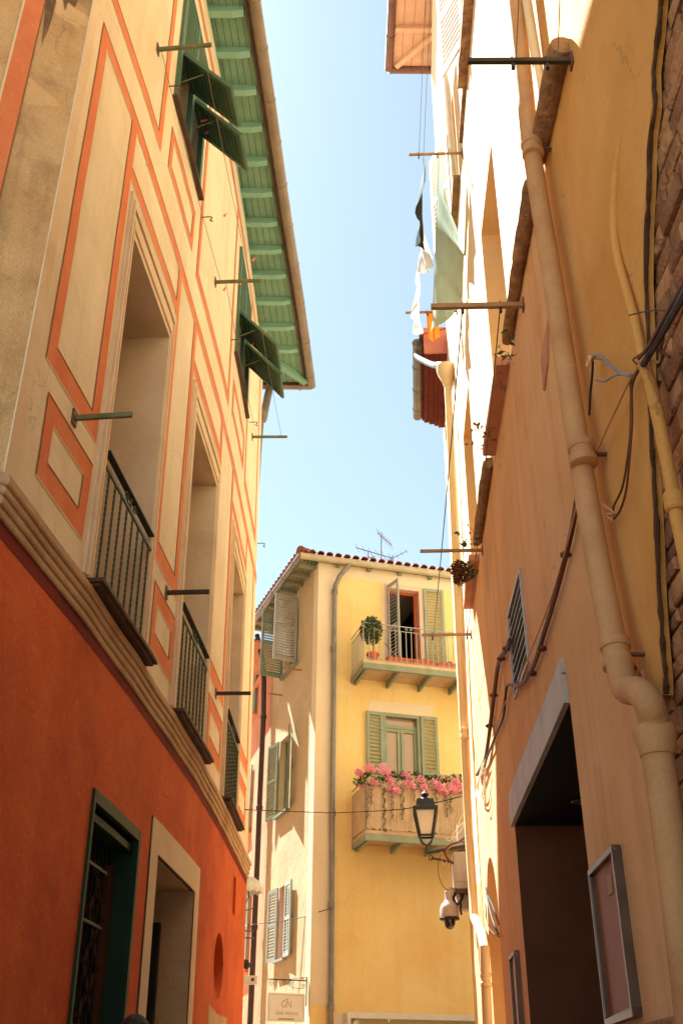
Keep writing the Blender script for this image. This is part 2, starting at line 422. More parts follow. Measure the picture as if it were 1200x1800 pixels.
M['stain'] = mat('dark damp stain', (128, 102, 76), (104, 82, 60), 0.95, 5, 0.3, 60, grain=0.4, fine=0.5)
M['postbrown'] = mat('dark brown post', (96, 54, 38), (78, 42, 30), 0.7, 5)
M['panel_reflection'] = mat('notice panel with painted salmon reflection', (150, 92, 66), (132, 76, 54), 0.55, 3, spec=0.3)  # salmon reflection in the case glass painted as the panel colour
M['sign_panel'] = mat('pale notice panel', (206, 160, 112), (190, 142, 96), 0.55, 3, spec=0.3)
M['sign_panel2'] = mat('olive cream awning cloth', (196, 176, 124), (180, 160, 108), 0.9, 3)
M['soffit_g'] = mat('grey green soffit timber', (150, 146, 118), (128, 126, 100), 0.8, 4, grain=0.15)
M['pipe_cream2'] = mat('cream gutter', (196, 178, 150), (180, 162, 134), 0.6, 4, grain=0.1)
M['slab'] = mat('balcony slab', (206, 176, 142), (186, 154, 120), 0.85, 4, 0.1, 60, grain=0.15)
M['pane_reflection'] = glassy('window glass with painted pale reflection', (170, 140, 124), 0.05)  # pale reflection on the glass put into its colour
M['shutblue'] = mat('pale blue grey shutter paint', (176, 180, 176), (160, 166, 164), 0.7, 4, 0.08, 60, grain=0.08)
M['shutpale'] = mat('pale green shutter paint', (170, 184, 166), (152, 168, 150), 0.7, 4, 0.08, 60, grain=0.08)
M['pipe_dark'] = mat('dark brown downpipe', (84, 66, 62), (68, 54, 52), 0.5, 4, grain=0.1)

def brickmat(name):
    m = bpy.data.materials.new(name); m.use_nodes = True
    nt = m.node_tree; N = nt.nodes; Lk = nt.links; b = N['Principled BSDF']
    b.inputs['Roughness'].default_value = 0.92
    tc = N.new('ShaderNodeTexCoord')
    n1 = N.new('ShaderNodeTexNoise'); n1.inputs['Scale'].default_value = 9; n1.inputs['Detail'].default_value = 6
    Lk.new(tc.outputs['Object'], n1.inputs['Vector'])
    n0 = N.new('ShaderNodeTexNoise'); n0.inputs['Scale'].default_value = 2.2
    Lk.new(tc.outputs['Object'], n0.inputs['Vector'])
    oi = N.new('ShaderNodeAttribute'); oi.attribute_name = 'tone'
    r = N.new('ShaderNodeValToRGB'); e = r.color_ramp.elements
    e[0].color = (*lin((98, 70, 50)), 1); e[1].color = (*lin((200, 150, 104)), 1)
    x = e.new(0.5); x.color = (*lin((152, 104, 70)), 1)
    mx = N.new('ShaderNodeMath'); mx.operation = 'ADD'
    mm = N.new('ShaderNodeMath'); mm.operation = 'MULTIPLY'; mm.inputs[1].default_value = 0.6
    Lk.new(n1.outputs['Fac'], mm.inputs[0]); Lk.new(mm.outputs[0], mx.inputs[0])
    m2 = N.new('ShaderNodeMath'); m2.operation = 'MULTIPLY_ADD'; m2.inputs[1].default_value = 0.55; m2.inputs[2].default_value = -0.08
    Lk.new(oi.outputs['Fac'], m2.inputs[0]); Lk.new(m2.outputs[0], mx.inputs[1])
    Lk.new(mx.outputs[0], r.inputs[0]); Lk.new(r.outputs[0], b.inputs['Base Color'])
    bp = N.new('ShaderNodeBump'); bp.inputs['Strength'].default_value = 0.9; bp.inputs['Distance'].default_value = 0.03
    n2 = N.new('ShaderNodeTexNoise'); n2.inputs['Scale'].default_value = 28; n2.inputs['Detail'].default_value = 8
    Lk.new(tc.outputs['Object'], n2.inputs['Vector']); Lk.new(n2.outputs['Fac'], bp.inputs['Height']); Lk.new(bp.outputs[0], b.inputs['Normal'])
    return m
M['brick'] = brickmat('old brick and stone')

# ------------------------------------------------------------------ ground
g = MB(); g.add([(-300, -300, GZ), (300, -300, GZ), (300, 300, GZ), (-300, 300, GZ)], [(0, 1, 2, 3)])
g.build('street_paving', M['paving'], loc=(0, 0, GZ), kind='structure')

# ------------------------------------------------------------------ generic builders
def louvre_leaf(mb, w, h, t=0.035, rail=0.06, n=14, mid=True, m=0, solid=False):
    """shutter leaf in local x (0..w), y thickness, z (0..h)"""
    mb.box(0, rail, 0, t, 0, h, m); mb.box(w - rail, w, 0, t, 0, h, m)
    mb.box(rail, w - rail, 0.002, t - 0.002, 0, rail * 1.3, m); mb.box(rail, w - rail, 0.002, t - 0.002, h - rail * 1.2, h, m)
    z0, z1 = rail * 1.3, h - rail * 1.2
    spans = [(z0, z1)]
    if mid:
        c = (z0 + z1) / 2; mb.box(rail, w - rail, 0.002, t - 0.002, c - rail * 0.55, c + rail * 0.55, m)
        spans = [(z0, c - rail * 0.55), (c + rail * 0.55, z1)]
    for a, b in spans:
        k = max(3, int(n * (b - a) / (z1 - z0)))
        for i in range(k):
            z = a + (i + 0.5) * (b - a) / k; dz = (b - a) / k
            mb.add([(rail, 0.003, z - dz * 0.36), (w - rail, 0.003, z - dz * 0.36), (w - rail, t - 0.003, z + dz * 0.06), (rail, t - 0.003, z + dz * 0.06),
                    (rail, 0.003, z - dz * 0.36 + 0.008), (w - rail, 0.003, z - dz * 0.36 + 0.008), (w - rail, t - 0.003, z + dz * 0.06 + 0.008), (rail, t - 0.003, z + dz * 0.06 + 0.008)],
                   [(0, 1, 2, 3), (4, 7, 6, 5), (0, 4, 5, 1), (3, 2, 6, 7)], m)
    if solid: mb.box(rail, w - rail, t * 0.46, t * 0.54, z0, z1, m)
    return mb
def leaf_at(name, m, parent, wall, s, z0, w, h, ang, d=0.03, label=None, n=14, mid=True, hinge=1, solid=False):
    """leaf hinged at s; ang = opening angle from the closed position (0) to flat on the wall (180); hinge=1: closed leaf points to +s"""
    lm = MB(); louvre_leaf(lm, w, h, n=n, mid=mid, solid=solid)
    o = wall.P(s, d, z0); p1 = wall.P(s + 0.05, d, z0); tn = (p1 - o).normalized()
    nn = (wall.P(s, d + 0.1, z0) - o).normalized()
    a = R(ang); dirx = tn * math.cos(a) * hinge + nn * math.sin(a)
    diry = Vector((0, 0, 1)).cross(dirx)
    wb = MB(); wb.merge(lm, lambda v: o + dirx * v.x + diry * (v.y - 0.017) + Vector((0, 0, v.z)))
    return wb.build(name, m, parent, label=label)
def leaves(mb, c, rad, n, size, mi=0, squash=1.0, seed=1):
    r = random.Random(seed); c = Vector(c)
    for i in range(n):
        d = Vector((r.gauss(0, 1), r.gauss(0, 1), r.gauss(0, 1))).normalized() * rad * (0.35 + 0.65 * r.random() ** 0.6)
        d.z *= squash; p = c + d
        leafq(mb, p, size * (0.6 + 0.8 * r.random()), r, mi)
def leafq(mb, p, s, r, mi=0):
    a = Vector((r.gauss(0, 1), r.gauss(0, 1), r.gauss(0, 1))).normalized()
    b = a.cross(Vector((r.gauss(0, 1), r.gauss(0, 1), r.gauss(0, 1)))).normalized()
    c = a.cross(b) * 0.15
    mb.add([p - a * s, p + b * s * 0.45 + c * s, p + a * s, p - b * s * 0.45 + c * s], [(0, 1, 2, 3)], mi)
def smoothpath(pts, n=6):
    pts = [Vector(p) for p in pts]; out = []
    for i in range(len(pts) - 1):
        p0 = pts[max(0, i - 1)]; p1 = pts[i]; p2 = pts[i + 1]; p3 = pts[min(len(pts) - 1, i + 2)]
        for k in range(n):
            t = k / n; t2, t3 = t * t, t * t * t
            out.append(0.5 * ((2 * p1) + (p2 - p0) * t + (2 * p0 - 5 * p1 + 4 * p2 - p3) * t2 + (3 * p1 - p0 - 3 * p2 + p3) * t3))
    out.append(pts[-1]); return out
def wallpath(wall, pxs, off=0.03):
    """points on a wall seen at the given pixels; off is a number or one per point"""
    out = []
    for i, q in enumerate(pxs):
        d = off[i] if isinstance(off, (list, tuple)) else off
        s, z = wall.uv(q[0], q[1], d); out.append(wall.P(s, d, z))
    return out
def bands(rects, wid=0.012):
    """union of rectangles in (s,z) as one sheet plus painted dark and light edge lines"""
    xs = sorted({round(v, 4) for r in rects for v in r[:2]}); zs = sorted({round(v, 4) for r in rects for v in r[2:]})
    def fill(v, st=0.28):
        o = [v[0]]
        for a, b in zip(v, v[1:]):
            k = max(1, int((b - a) / st)); o += [round(a + (b - a) * i / k, 4) for i in range(1, k + 1)]
        return o
    xs, zs = fill(xs), fill(zs)
    nx, nz = len(xs) - 1, len(zs) - 1
    full = [[any(r[0] - 1e-4 <= xs[i] and xs[i + 1] <= r[1] + 1e-4 and r[2] - 1e-4 <= zs[j] and zs[j + 1] <= r[3] + 1e-4 for r in rects) for j in range(nz)] for i in range(nx)]
    mb = MB(); F = lambda i, j: 0 <= i < nx and 0 <= j < nz and full[i][j]
    q = lambda a, b, c, d, m, o: mb.add([(a, o, c), (b, o, c), (b, o, d), (a, o, d)], [(0, 1, 2, 3)], m)
    for i in range(nx):
        for j in range(nz):
            if not full[i][j]: continue
            a, b, c, d = xs[i], xs[i + 1], zs[j], zs[j + 1]
            q(a, b, c, d, 0, 0.003)
            if not F(i - 1, j): q(a, a + wid, c, d, 1, 0.0055)
            if not F(i + 1, j): q(b, b + wid * 0.8, c, d, 2, 0.0055)
            if not F(i, j + 1): q(a, b, d - wid, d, 1, 0.0052)
            if not F(i, j - 1): q(a, b, c - wid * 0.8, c, 2, 0.0052)
    return mb

# ================================================================== LEFT TOWNHOUSE
LH = thing('painted_townhouse', 'tall beige house painted with orange frames above a red ground floor, left of the alley', 'building', (-3.0, 8.0, GZ))
SE = WL.S[-1]                      # far end of the street front
ZT = 13.05
OPEN = [(1.56, 2.78, 4.5, 7.56), (4.02, 5.32, 4.5, 7.56), (6.86, 8.1, 4.5, 7.56)]
TOPW = [(2.24, 3.40, 10.14, 12.1), (6.24, 7.55, 10.20, 12.1)]
w = MB()
w.holed(rc(0.2, SE, 4.23, ZT), [rc(*o) for o in OPEN + TOPW])
w.add([(-3.5, 0, 4.23), (0.2, 0, 4.23), (0.2, 0, ZT), (-3.5, 0, ZT)], [(0, 1, 2, 3)], 1)
w.build('wall', [M['beige'], M['grime']], LH, WL, norm=False)
DOORG = (2.10, 3.28, GZ - 0.2, 3.32)
DOORS = (3.86, 5.44, GZ - 0.2, 3.28)
NICHE = (7.28, 2.86, 0.40, 0.32)
SLOT = (8.36, 8.62, 3.55, 3.98)
oval = [(NICHE[0] + NICHE[2] * math.cos(a), NICHE[1] + NICHE[3] * math.sin(a)) for a in [2 * math.pi * k / 28 for k in range(28)]]
w = MB()
w.holed([(0.2, GZ - 0.2), (2.10, GZ - 0.2), (2.10, 3.32), (3.28, 3.32), (3.28, GZ - 0.2), (3.62, GZ - 0.2), (3.62, 3.52), (5.68, 3.52), (5.68, GZ - 0.2), (SE, GZ - 0.2), (SE, 4.23), (0.2, 4.23)],
        [oval, rc(*SLOT)])
w.add([(-3.5, 0, GZ - 0.2), (0.2, 0, GZ - 0.2), (0.2, 0, 4.23), (-3.5, 0, 4.23)], [(0, 1, 2, 3)], 0)
w.build('ground_floor_wall', M['red'], LH, WL, norm=False)
w = MB(); n = len(oval)
w.add([(s, 0, z) for s, z in oval] + [(NICHE[0] + (s - NICHE[0]) * 0.86, -0.5, NICHE[1] + (z - NICHE[1]) * 0.86) for s, z in oval],
      [(i, (i + 1) % n, (i + 1) % n + n, i + n) for i in range(n)] + [list(range(n, 2 * n))])
w.build('oval_niche', M['red'], LH, WL, norm=False, smooth=True)
w = MB(); a = SLOT
w.add([(x, d, z) for d in (0, -0.12) for x, z in rc(*a)], [(0, 1, 5, 4), (1, 2, 6, 5), (2, 3, 7, 6), (3, 0, 4, 7), (4, 5, 6, 7)])
w.build('slot_niche', M['red'], LH, WL, norm=False)
# return walls of the house, then an unseen rear block added to shade the cross street
w = MB()
ax_ = math.tan(R(-20))
for z0, z1, mi in ((GZ - 0.2, 4.23, 1), (4.23, ZT, 0)):
    a = WL.P(SE, 0, z0); b = WL.P(SE, 0, z1)
    w.add([a, (a.x - 0.9, a.y + 0.9, z0), (b.x - 0.9, b.y + 0.9, z1), b], [(0, 1, 2, 3)], mi)
    a = WL.P(-3.5, 0, z0); b = WL.P(-3.5, 0, z1)
    w.add([a, (-11, 2.5, z0), (-11, 2.5, z1), b], [(3, 2, 1, 0)], mi)
a = WL.P(SE, 0, 4); X0, Y0 = a.x - 0.9, a.y + 0.9
w.add([(X0, Y0, GZ - 0.2), (X0 - 0.32 * 11, Y0 + 11, GZ - 0.2), (X0 - 0.32 * 11, Y0 + 11, 15.0), (X0, Y0, 15.0), (-11, Y0 + 11, GZ - 0.2), (-11, Y0 + 11, 15.0), (-11, Y0, 15.0)], [(0, 1, 2, 3), (1, 4, 5, 2), (3, 2, 5, 6)], 0)  # height of the unseen block raised for the shadow it throws
w.add([(-11, 2.5, GZ - 0.2), (-11, Y0 + 11, GZ - 0.2), (-11, Y0 + 11, 15.0), (-11, 2.5, 13.0)], [(0, 1, 2, 3)], 0)
w.add([(-11, 2.5, 13.0), (-11, Y0, 15.0), (-11, Y0, ZT), (-11, 2.5, ZT)], [(0, 1, 2, 3)], 0)
w.add([(X0, Y0, 15.0), (-11, Y0, 15.0), (-11, Y0, ZT), (X0, Y0, ZT)], [(0, 1, 2, 3)], 0)
w.build('side_wall', [M['beige'], M['red']], LH, norm=False)
# painted decoration
b_ = 0.135
rects = [(0.46, SE - 0.0, 8.58, 8.72)]
for s0, s1 in ((0.46, 1.38), (2.96, 3.86), (5.50, 6.66), (8.32, 9.5)):
    rects += [(s0, s0 + b_, 5.46, 8.60), (s1 - b_, s1, 5.46, 8.60), (s0, s1, 5.46, 5.46 + b_ + 0.04)]
for s0, s1 in ((1.25, 2.97), (3.72, 5.52), (6.52, 8.33)):
    rects.append((s0, s1, 8.04, 8.17))
for s0, s1 in ((0.57, 1.37), (3.08, 3.87), (5.66, 6.66), (8.42, 9.4)):
    rects += [(s0, s0 + b_, 4.70, 5.28), (s1 - b_, s1, 4.70, 5.28), (s0, s1, 4.70, 4.86), (s0, s1, 5.12, 5.28)]
for s0, s1 in ((0.46, 2.02), (3.64, 5.96), (7.78, 9.52)):
    rects += [(s0, s0 + 0.12, 9.12, 12.62), (s1 - 0.12, s1, 9.12, 12.62), (s0, s1, 9.12, 9.26)]
rects.append((0.46, SE - 0.1, 12.5, 12.63))
for s0, s1 in ((2.27, 3.40), (6.24, 7.60)):
    rects += [(s0, s0 + 0.11, 9.22, 9.78), (s1 - 0.11, s1, 9.22, 9.78), (s0, s1, 9.22, 9.33), (s0, s1, 9.67, 9.78)]
bands(rects).build('painted_frames', [M['orange'], M['line_dark'], M['line_light']], LH, WL, norm=False, jit=-0.012)
# thin painted string lines and the wide orange stripe on the side face
sa = WL.uv(95, 0)[0]; sb = WL.uv(50, 0)[0]
w = MB()
qa = [WL.uv(*q)[0] for q in ((52, 0), (86, 0), (2, 205), (2, 362))]
SA, SB = (qa[0] + qa[2]) / 2, (qa[1] + qa[3]) / 2
w.add([(SA, 0.004, 4.5), (SB, 0.004, 4.5), (SB, 0.004, ZT), (SA, 0.004, ZT)], [(0, 1, 2, 3)], 0)
w.add([(SA - .015, 0.004, 4.5), (SA, 0.004, 4.5), (SA, 0.004, ZT), (SA - .015, 0.004, ZT)], [(0, 1, 2, 3)], 1)
w.add([(SB, 0.004, 4.5), (SB + .010, 0.004, 4.5), (SB + .010, 0.004, ZT), (SB, 0.004, ZT)], [(0, 1, 2, 3)], 2)
w.build('painted_stripe', [M['orange'], M['line_light'], M['line_dark']], LH, WL, norm=False)
w = MB()
for pts in (((90, -40), (100, -40), (97, 20), (90, 50), (80, 88), (84, 50), (88, 10)), ((104, -40), (112, -40), (106, 10), (98, 40), (86, 72), (96, 30)), ((120, -40), (150, -40), (148, 0), (140, 18), (128, 8), (122, 24), (118, 0))):
    q = WL.quad(pts); w.holed(q, [], 0.004)
w.build('damp_stain', M['stain'], LH, WL, norm=False)
w = MB(); w.add([(-3.5, 0.003, 4.13), (SE, 0.003, 4.13), (SE, 0.003, 4.22), (-3.5, 0.003, 4.22)], [(0, 1, 2, 3)])  # dark red strip just below the cornice
w.build('under_cornice_band', M['maroon'], LH, WL, norm=False)
# cornice, a moulded strip with several ridges
prof = [(0, 4.03), (0.04, 4.03), (0.055, 4.05), (0.055, 4.095), (0.035, 4.10), (0.035, 4.115), (0.075, 4.12), (0.09, 4.14), (0.09, 4.185), (0.065, 4.19), (0.065, 4.21), (0.105, 4.215), (0.12, 4.235), (0.12, 4.27),
        (0.095, 4.275), (0.095, 4.295), (0.14, 4.30), (0.155, 4.32), (0.155, 4.375), (0.13, 4.38), (0.13, 4.41), (0.05, 4.43), (0, 4.45)]
prof = [(d * 0.36, 4.215 + (z - 4.03) * 0.25 / 0.42) for d, z in prof]
w = MB(); ss = [-3.5, -1.5, 0.2]
x = 0.5
while x < SE: ss.append(x); x += 0.35
ss.append(SE + 0.0)
k = len(prof)
wv = [(s, d + (0.004 * math.sin(s * 5.3) if i > 0 else 0), z + 0.006 * math.sin(s * 1.7)) for s in ss for i, (d, z) in enumerate(prof)]
w.add(wv, [(i * k + j, (i + 1) * k + j, (i + 1) * k + j + 1, i * k + j + 1) for i in range(len(ss) - 1) for j in range(k - 1)] + [[(len(ss) - 1) * k + j for j in range(k)]])
w.build('cornice', M['cornice'], LH, WL)
# pilaster strip at the near corner
w = MB(); w.box(0.2, 0.33, 0, 0.012, 4.46, ZT - 0.02); w.build('corner_strip', M['moulding'], LH, WL)
# tall first floor windows
def tall_window(k, s0, s1, z0, z1):
    dep = 0.6
    w = MB()
    w.add([(x, d, z) for d in (0, -dep) for x, z in rc(s0, s1, z0, z1)], [(0, 4, 5, 1), (1, 5, 6, 2), (2, 6, 7, 3), (3, 7, 4, 0)])
    root = w.build('window', M['moulding'], LH, WL, norm=False)
    w = MB()
    w.box(s0, s0 + 0.07, -dep - 0.05, -dep + 0.03, z0, z1); w.box(s1 - 0.07, s1, -dep - 0.05, -dep + 0.03, z0, z1)
    w.box((s0 + s1) / 2 - 0.05, (s0 + s1) / 2 + 0.05, -dep - 0.045, -dep + 0.025, z0, z1); w.box(s0, s1, -dep - 0.04, -dep + 0.02, z1 - 0.08, z1)
    w.box(s0, s1, -dep - 0.04, -dep + 0.02, z0 + 0.9, z0 + 0.98)
    w.build('window_frame', M['green'], root, WL)
    w = MB(); w.box(s0, s1, -dep - 0.03, -dep - 0.01, z0, z1); w.build('pane', M['pane'], root, WL)
    # stucco surround of stepped ridges
    w = MB(); steps = [(0.0, 0.022, 0.020), (0.022, 0.045, 0.034), (0.052, 0.075, 0.026), (0.080, 0.105, 0.040), (0.112, 0.135, 0.024)]
    for a, b, h in steps:
        at, bt = a * 2.8, b * 2.8
        w.box(s0 - b, s0 - a, 0, h, z0, z1 + at); w.box(s1 + a, s1 + b, 0, h, z0, z1 + at)
        w.box(s0 - b, s1 + b, 0, h + 0.0015, z1 + at, z1 + bt)
    w.build('window_surround', M['moulding'], root, WL)
    w = MB(); w.box(s0 - 0.06, s1 + 0.14, -0.05, 0.125, 4.47, 4.5); w.box(s0 - 0.04, s1 + 0.12, -0.05, 0.10, 4.45, 4.47)
    w.build('sill', M['slate'], root, WL, bevel=0.004)
    # railing of twisted bars
    w = MB(); w.box(s0 + 0.0, s1 - 0.0, 0.00, 0.05, 5.50, 5.515, 1); w.box(s0, s1, 0.02, 0.035, 5.37, 5.395, 0)
    nb = 8
    for i in range(nb):
        s = s0 + (i + 0.5) * (s1 - s0) / nb
        z = 4.5; pts = []
        while z < 5.37: pts.append((s, 0.0275, z)); z += 0.02
        pts.append((s, 0.0275, 5.37)); w.tube(pts, 0.0095, 4, 0, twist=34)
    c = (s0 + s1) / 2
    for sg in (-1, 1):
        sp = [(c + sg * (0.10 + 0.045 * (1 - t / 14) * math.cos(t * 0.62)), 0.0275, 5.445 + 0.045 * (1 - t / 14) * math.sin(t * 0.62)) for t in range(14)]
        w.tube([(c, 0.0275, 5.40)] + sp, 0.006, 5, 0)
    w.tube([(c, 0.0275, 5.395), (c, 0.0275, 5.5)], 0.008, 6, 0)
    w.build('railing', [M['rail'], M['rail_dark']], root, WL)
for i, o in enumerate(OPEN): tall_window(i, *o)
# top floor windows with hinged flaps
def top_window(k, s0, s1, z0, z1):
    dep = 0.30; g_ = 'green'
    w = MB(); w.add([(x, d, z) for d in (0, -dep) for x, z in rc(s0, s1, z0, z1)], [(0, 4, 5, 1), (1, 5, 6, 2), (2, 6, 7, 3), (3, 7, 4, 0)])
    root = w.build('window', M['beige'], LH, WL, norm=False)
    w = MB(); w.box(s0, s1, -dep - 0.03, -dep - 0.01, z0, z1); w.build('pane', M['pane'], root, WL)
    fw = 0.06; c = (s0 + s1) / 2; zh = z0 + 0.80
    w = MB(); w.box(s0 - 0.02, s0 + fw, -0.02, 0.035, z0, z1 + 0.03); w.box(s1 - fw, s1 + 0.02, -0.02, 0.035, z0, z1 + 0.03); w.box(s0 + fw, s1 - fw, -0.02, 0.034, z1 - 0.04, z1 + 0.03)
    w.box(c - 0.045, c + 0.045, -0.02, 0.034, z0, z1 - 0.04)
    w.build('shutter_frame', M[g_], root, WL)
    for a, b in ((s0 + fw, c - 0.045), (c + 0.045, s1 - fw)):
        w = MB(); lm = MB(); louvre_leaf(lm, b - a, z1 - 0.04 - zh, n=26, mid=False, rail=0.045)
        w.merge(lm, lambda v: Vector((a + v.x, v.y - 0.01, zh + v.z)))
        w.build('shutter', M[g_], root, WL)
        # lower flap, hinged at its top edge and pushed out
        w = MB(); lm = MB(); louvre_leaf(lm, b - a, 0.80, n=12, mid=False, rail=0.045, solid=True)
        an = R(FLAP_A)
        w.merge(lm, lambda v: Vector((a + v.x, 0.03 + (0.80 - v.z) * math.sin(an) + (v.y - 0.02) * math.cos(an), zh - (0.80 - v.z) * math.cos(an) + (v.y - 0.02) * math.sin(an))))
        fl = w.build('shutter_flap', M[g_], root, WL)
        w = MB(); p = 0.36
        w.tube([(a + 0.03, 0.0, z0 + 0.35), (a + 0.06, 0.03 + p * math.sin(an) * 0.9, zh - p * math.cos(an) - 0.03)], 0.006, 5)
        w.build('stay', M['bar_olive'], fl, WL)
    w = MB(); w.box(s0 - 0.05, s1 + 0.12, -0.03, 0.055, z0 - 0.035, z0)
    w.build('sill', M['slate'], root, WL, bevel=0.004)
FLAP_A = 41
for i, o in enumerate(TOPW): top_window(i, *o)
# green framed door with lattice
s0, s1, z0, z1 = DOORG
w = MB(); dep = 0.20
w.add([(x, d, z) for d in (0, -dep) for x, z in rc(s0, s1, z0, z1)], [(0, 4, 5, 1), (1, 5, 6, 2), (2, 6, 7, 3), (3, 7, 4, 0)])
dr = w.build('door', M['green_dark'], LH, WL, norm=False)
w = MB(); w.box(s0, s0 + 0.035, -0.02, 0.02, z0, z1); w.box(s1 - 0.06, s1, -0.02, 0.02, z0, z1); w.box(s0 + 0.035, s1 - 0.06, -0.02, 0.019, z1 - 0.08, z1)
w.box(s0 + 0.05, s1 - 0.07, -0.17, -0.03, z1 - 0.16, z1 - 0.11)
w.build('door_frame', M['green_dark'], dr, WL, bevel=0.004)
w = MB(); w.box(s0, s1, -dep - 0.02, -dep, z0, z1); w.build('interior_shade_panel', M['black'], dr, WL)  # black panel standing for the shade inside the doorway
w = MB(); a, b = s0 + 0.1, s1 - 0.2
b = s1 - 0.01; w.box(b - 0.09, b, -0.19, -0.15, z0, z1 - 0.25)
nz = 9; hh = (z1 - 0.3 - z0) / nz
for i in range(nz):
    za = z0 + i * hh
    w.beam((b - 0.45, -0.185, za), (b - .09, -0.185, za + hh), 0.04, 0.016, up=(0, 1, 0)); w.beam((b - .09, -0.176, za), (b - 0.45, -0.176, za + hh), 0.04, 0.014, up=(0, 1, 0))
w.build('wooden_lattice', M['postbrown'], dr, WL)
w = MB()
for i in range(9): w.tube([(a + i * 0.09, -0.12, z0), (a + i * 0.09, -0.12, z1 - 0.2)], 0.007, 6)
for z in (1.2, 2.0, 2.6, 2.95): w.box(a, a + .75, -0.13, -0.11, z, z + 0.02)
w.build('grille', M['rail_dark'], dr, WL)
# stone doorway with gate
s0, s1, z0, z1 = DOORS
w = MB(); dep = 0.62
w.add([(x, d, z) for d in (0.0, -dep) for x, z in rc(s0, s1, z0, z1)], [(0, 4, 5, 1), (1, 5, 6, 2), (2, 6, 7, 3), (3, 7, 4, 0)])
dr = w.build('doorway', M['cornice'], LH, WL, norm=False)
w = MB(); w.holed([(3.62, z0), (s0, z0), (s0, z1), (s1, z1), (s1, z0), (5.68, z0), (5.68, 3.52), (3.62, 3.52)], [], 0.012)
w.add([(3.62, 0.012, 3.52), (5.68, 0.012, 3.52), (5.68, -0.03, 3.52), (3.62, -0.03, 3.52)], [(0, 1, 2, 3)])
w.add([(s0, 0.012, z1), (s1, 0.012, z1), (s1, -0.02, z1), (s0, -0.02, z1)], [(0, 1, 2, 3)])
w.add([(5.68, 0.012, z0), (5.68, 0.012, 3.52), (5.68, -0.03, 3.52), (5.68, -0.03, z0)], [(0, 1, 2, 3)])
w.build('stone_surround', M['moulding'], dr, WL, norm=False)
w = MB(); w.box(s0, s1, -dep - 0.02, -dep, z0, z1); w.build('interior_shade_panel', M['black'], dr, WL)  # flat black sheet in place of the dark interior
w = MB()
for i in range(11):
    s = s0 + 0.05 + i * 0.145
    w.tube([(s, -0.48, z0), (s, -0.48, 2.42)], 0.012, 6); w.lathe((s, -0.48, 2.42), [(0.006, 0), (0.02, 0.03), (0.012, 0.06), (0.002, 0.13)], 6)
for z in (1.1, 2.12): w.box(s0, s1, -0.495, -0.465, z + .08, z + 0.115)
w.box(s1 - 0.10, s1 - 0.02, -0.33, -0.27, z0, 3.0); w.box(s1 - .7, s1 - .64, -0.51, -0.45, z0, 2.75)
w.build('iron_gate', M['rail_dark'], dr, WL)
# pale patch of bare stone low on the wall
w = MB(); q = [WL.uv(*p) for p in ((366, 1764), (380, 1782), (398, 1790), (397, 1840), (362, 1840))]
w.prism(q, 0.0, 0.006); w.build('stone_patch', M['cornice'], LH, WL)
# eaves
gut = [atz(x, y, 13.1) for x, y in ((453, 0), (479, 175), (505, 360), (531, 530), (551, 677))]
d0 = gut[0] - gut[1]; gut = [gut[0] + d0 * 4, gut[0] + d0 * 2] + gut
gs = smoothpath(gut, 5)
def gx(y):
    for i in range(len(gs) - 1):
        if gs[i].y <= y <= gs[i + 1].y: return gs[i].x + (gs[i + 1].x - gs[i].x) * (y - gs[i].y) / (gs[i + 1].y - gs[i].y)
    return gs[0].x if y < gs[0].y else gs[-1].x
yend = gs[-1].y
roof = MB()   # roof slabs rising to a ridge at x=-6
for i in range(len(gs) - 1):
    a, b = gs[i], gs[i + 1]
    roof.add([(a.x - 0.02, a.y, 13.30), (b.x - 0.02, b.y, 13.30), (-6, b.y, 15.6), (-6, a.y, 15.6)], [(0, 1, 2, 3)])
    roof.add([(-11.5, a.y, 13.3), (-11.5, b.y, 13.3), (-6, b.y, 15.6), (-6, a.y, 15.6)], [(0, 1, 2, 3)])
roof.add([(gs[-1].x, yend, 13.3), (-11.5, yend, 13.3), (-6, yend, 15.6)], [(0, 1, 2)])
rf = roof.build('roof', M['tile'], LH)
sf = MB(); yw = WL.P(SE, 0, ZT).y
ys = [gs[0].y + i * (yend - 0.06 - gs[0].y) / 60 for i in range(61)]
nb = 17
for i in range(60):
    for j in range(nb):
        y0, y1 = ys[i], ys[i + 1]
        def bx(y, t): 
            xi = -2.6; xo = gx(y) - 0.14
            return xi + (xo - xi) * t
        t0, t1 = j / nb, (j + 1) / nb - 0.005
        sf.add([(bx(y0, t0), y0, 13.12), (bx(y1, t0), y1, 13.12), (bx(y1, t1), y1, 13.12), (bx(y0, t1), y0, 13.12)], [(0, 1, 2, 3)], 0)
        t2 = (j + 1) / nb
        sf.add([(bx(y0, t1), y0, 13.125), (bx(y1, t1), y1, 13.125), (bx(y1, t2), y1, 13.125), (bx(y0, t2), y0, 13.125)], [(0, 1, 2, 3)], 1)
sf.add([(-11, yw - 0.1, 13.13), (-2.6, yw - 0.1, 13.13), (-2.6, yend - 0.06, 13.13), (-11, yend - 0.06, 13.13)], [(0, 1, 2, 3)], 0)
sf.build('soffit', [M['soffit'], M['groove']], rf, norm=False)
w = MB()
for i in range(len(gs) - 1):
    a, b = gs[i], gs[i + 1]
    w.add([(a.x - 0.13, a.y, 13.06), (b.x - 0.13, b.y, 13.06), (b.x - 0.13, b.y, 13.29), (a.x - 0.13, a.y, 13.29),
           (a.x - 0.16, a.y, 13.06), (b.x - 0.16, b.y, 13.06), (b.x - 0.16, b.y, 13.29), (a.x - 0.16, a.y, 13.29)],
          [(0, 1, 2, 3), (4, 7, 6, 5), (0, 4, 5, 1)])
w.box(-3, gs[-1].x - 0.03, yend - 0.06, yend - 0.03, 13.06, 13.29)
w.build('fascia', M['fascia'], rf)
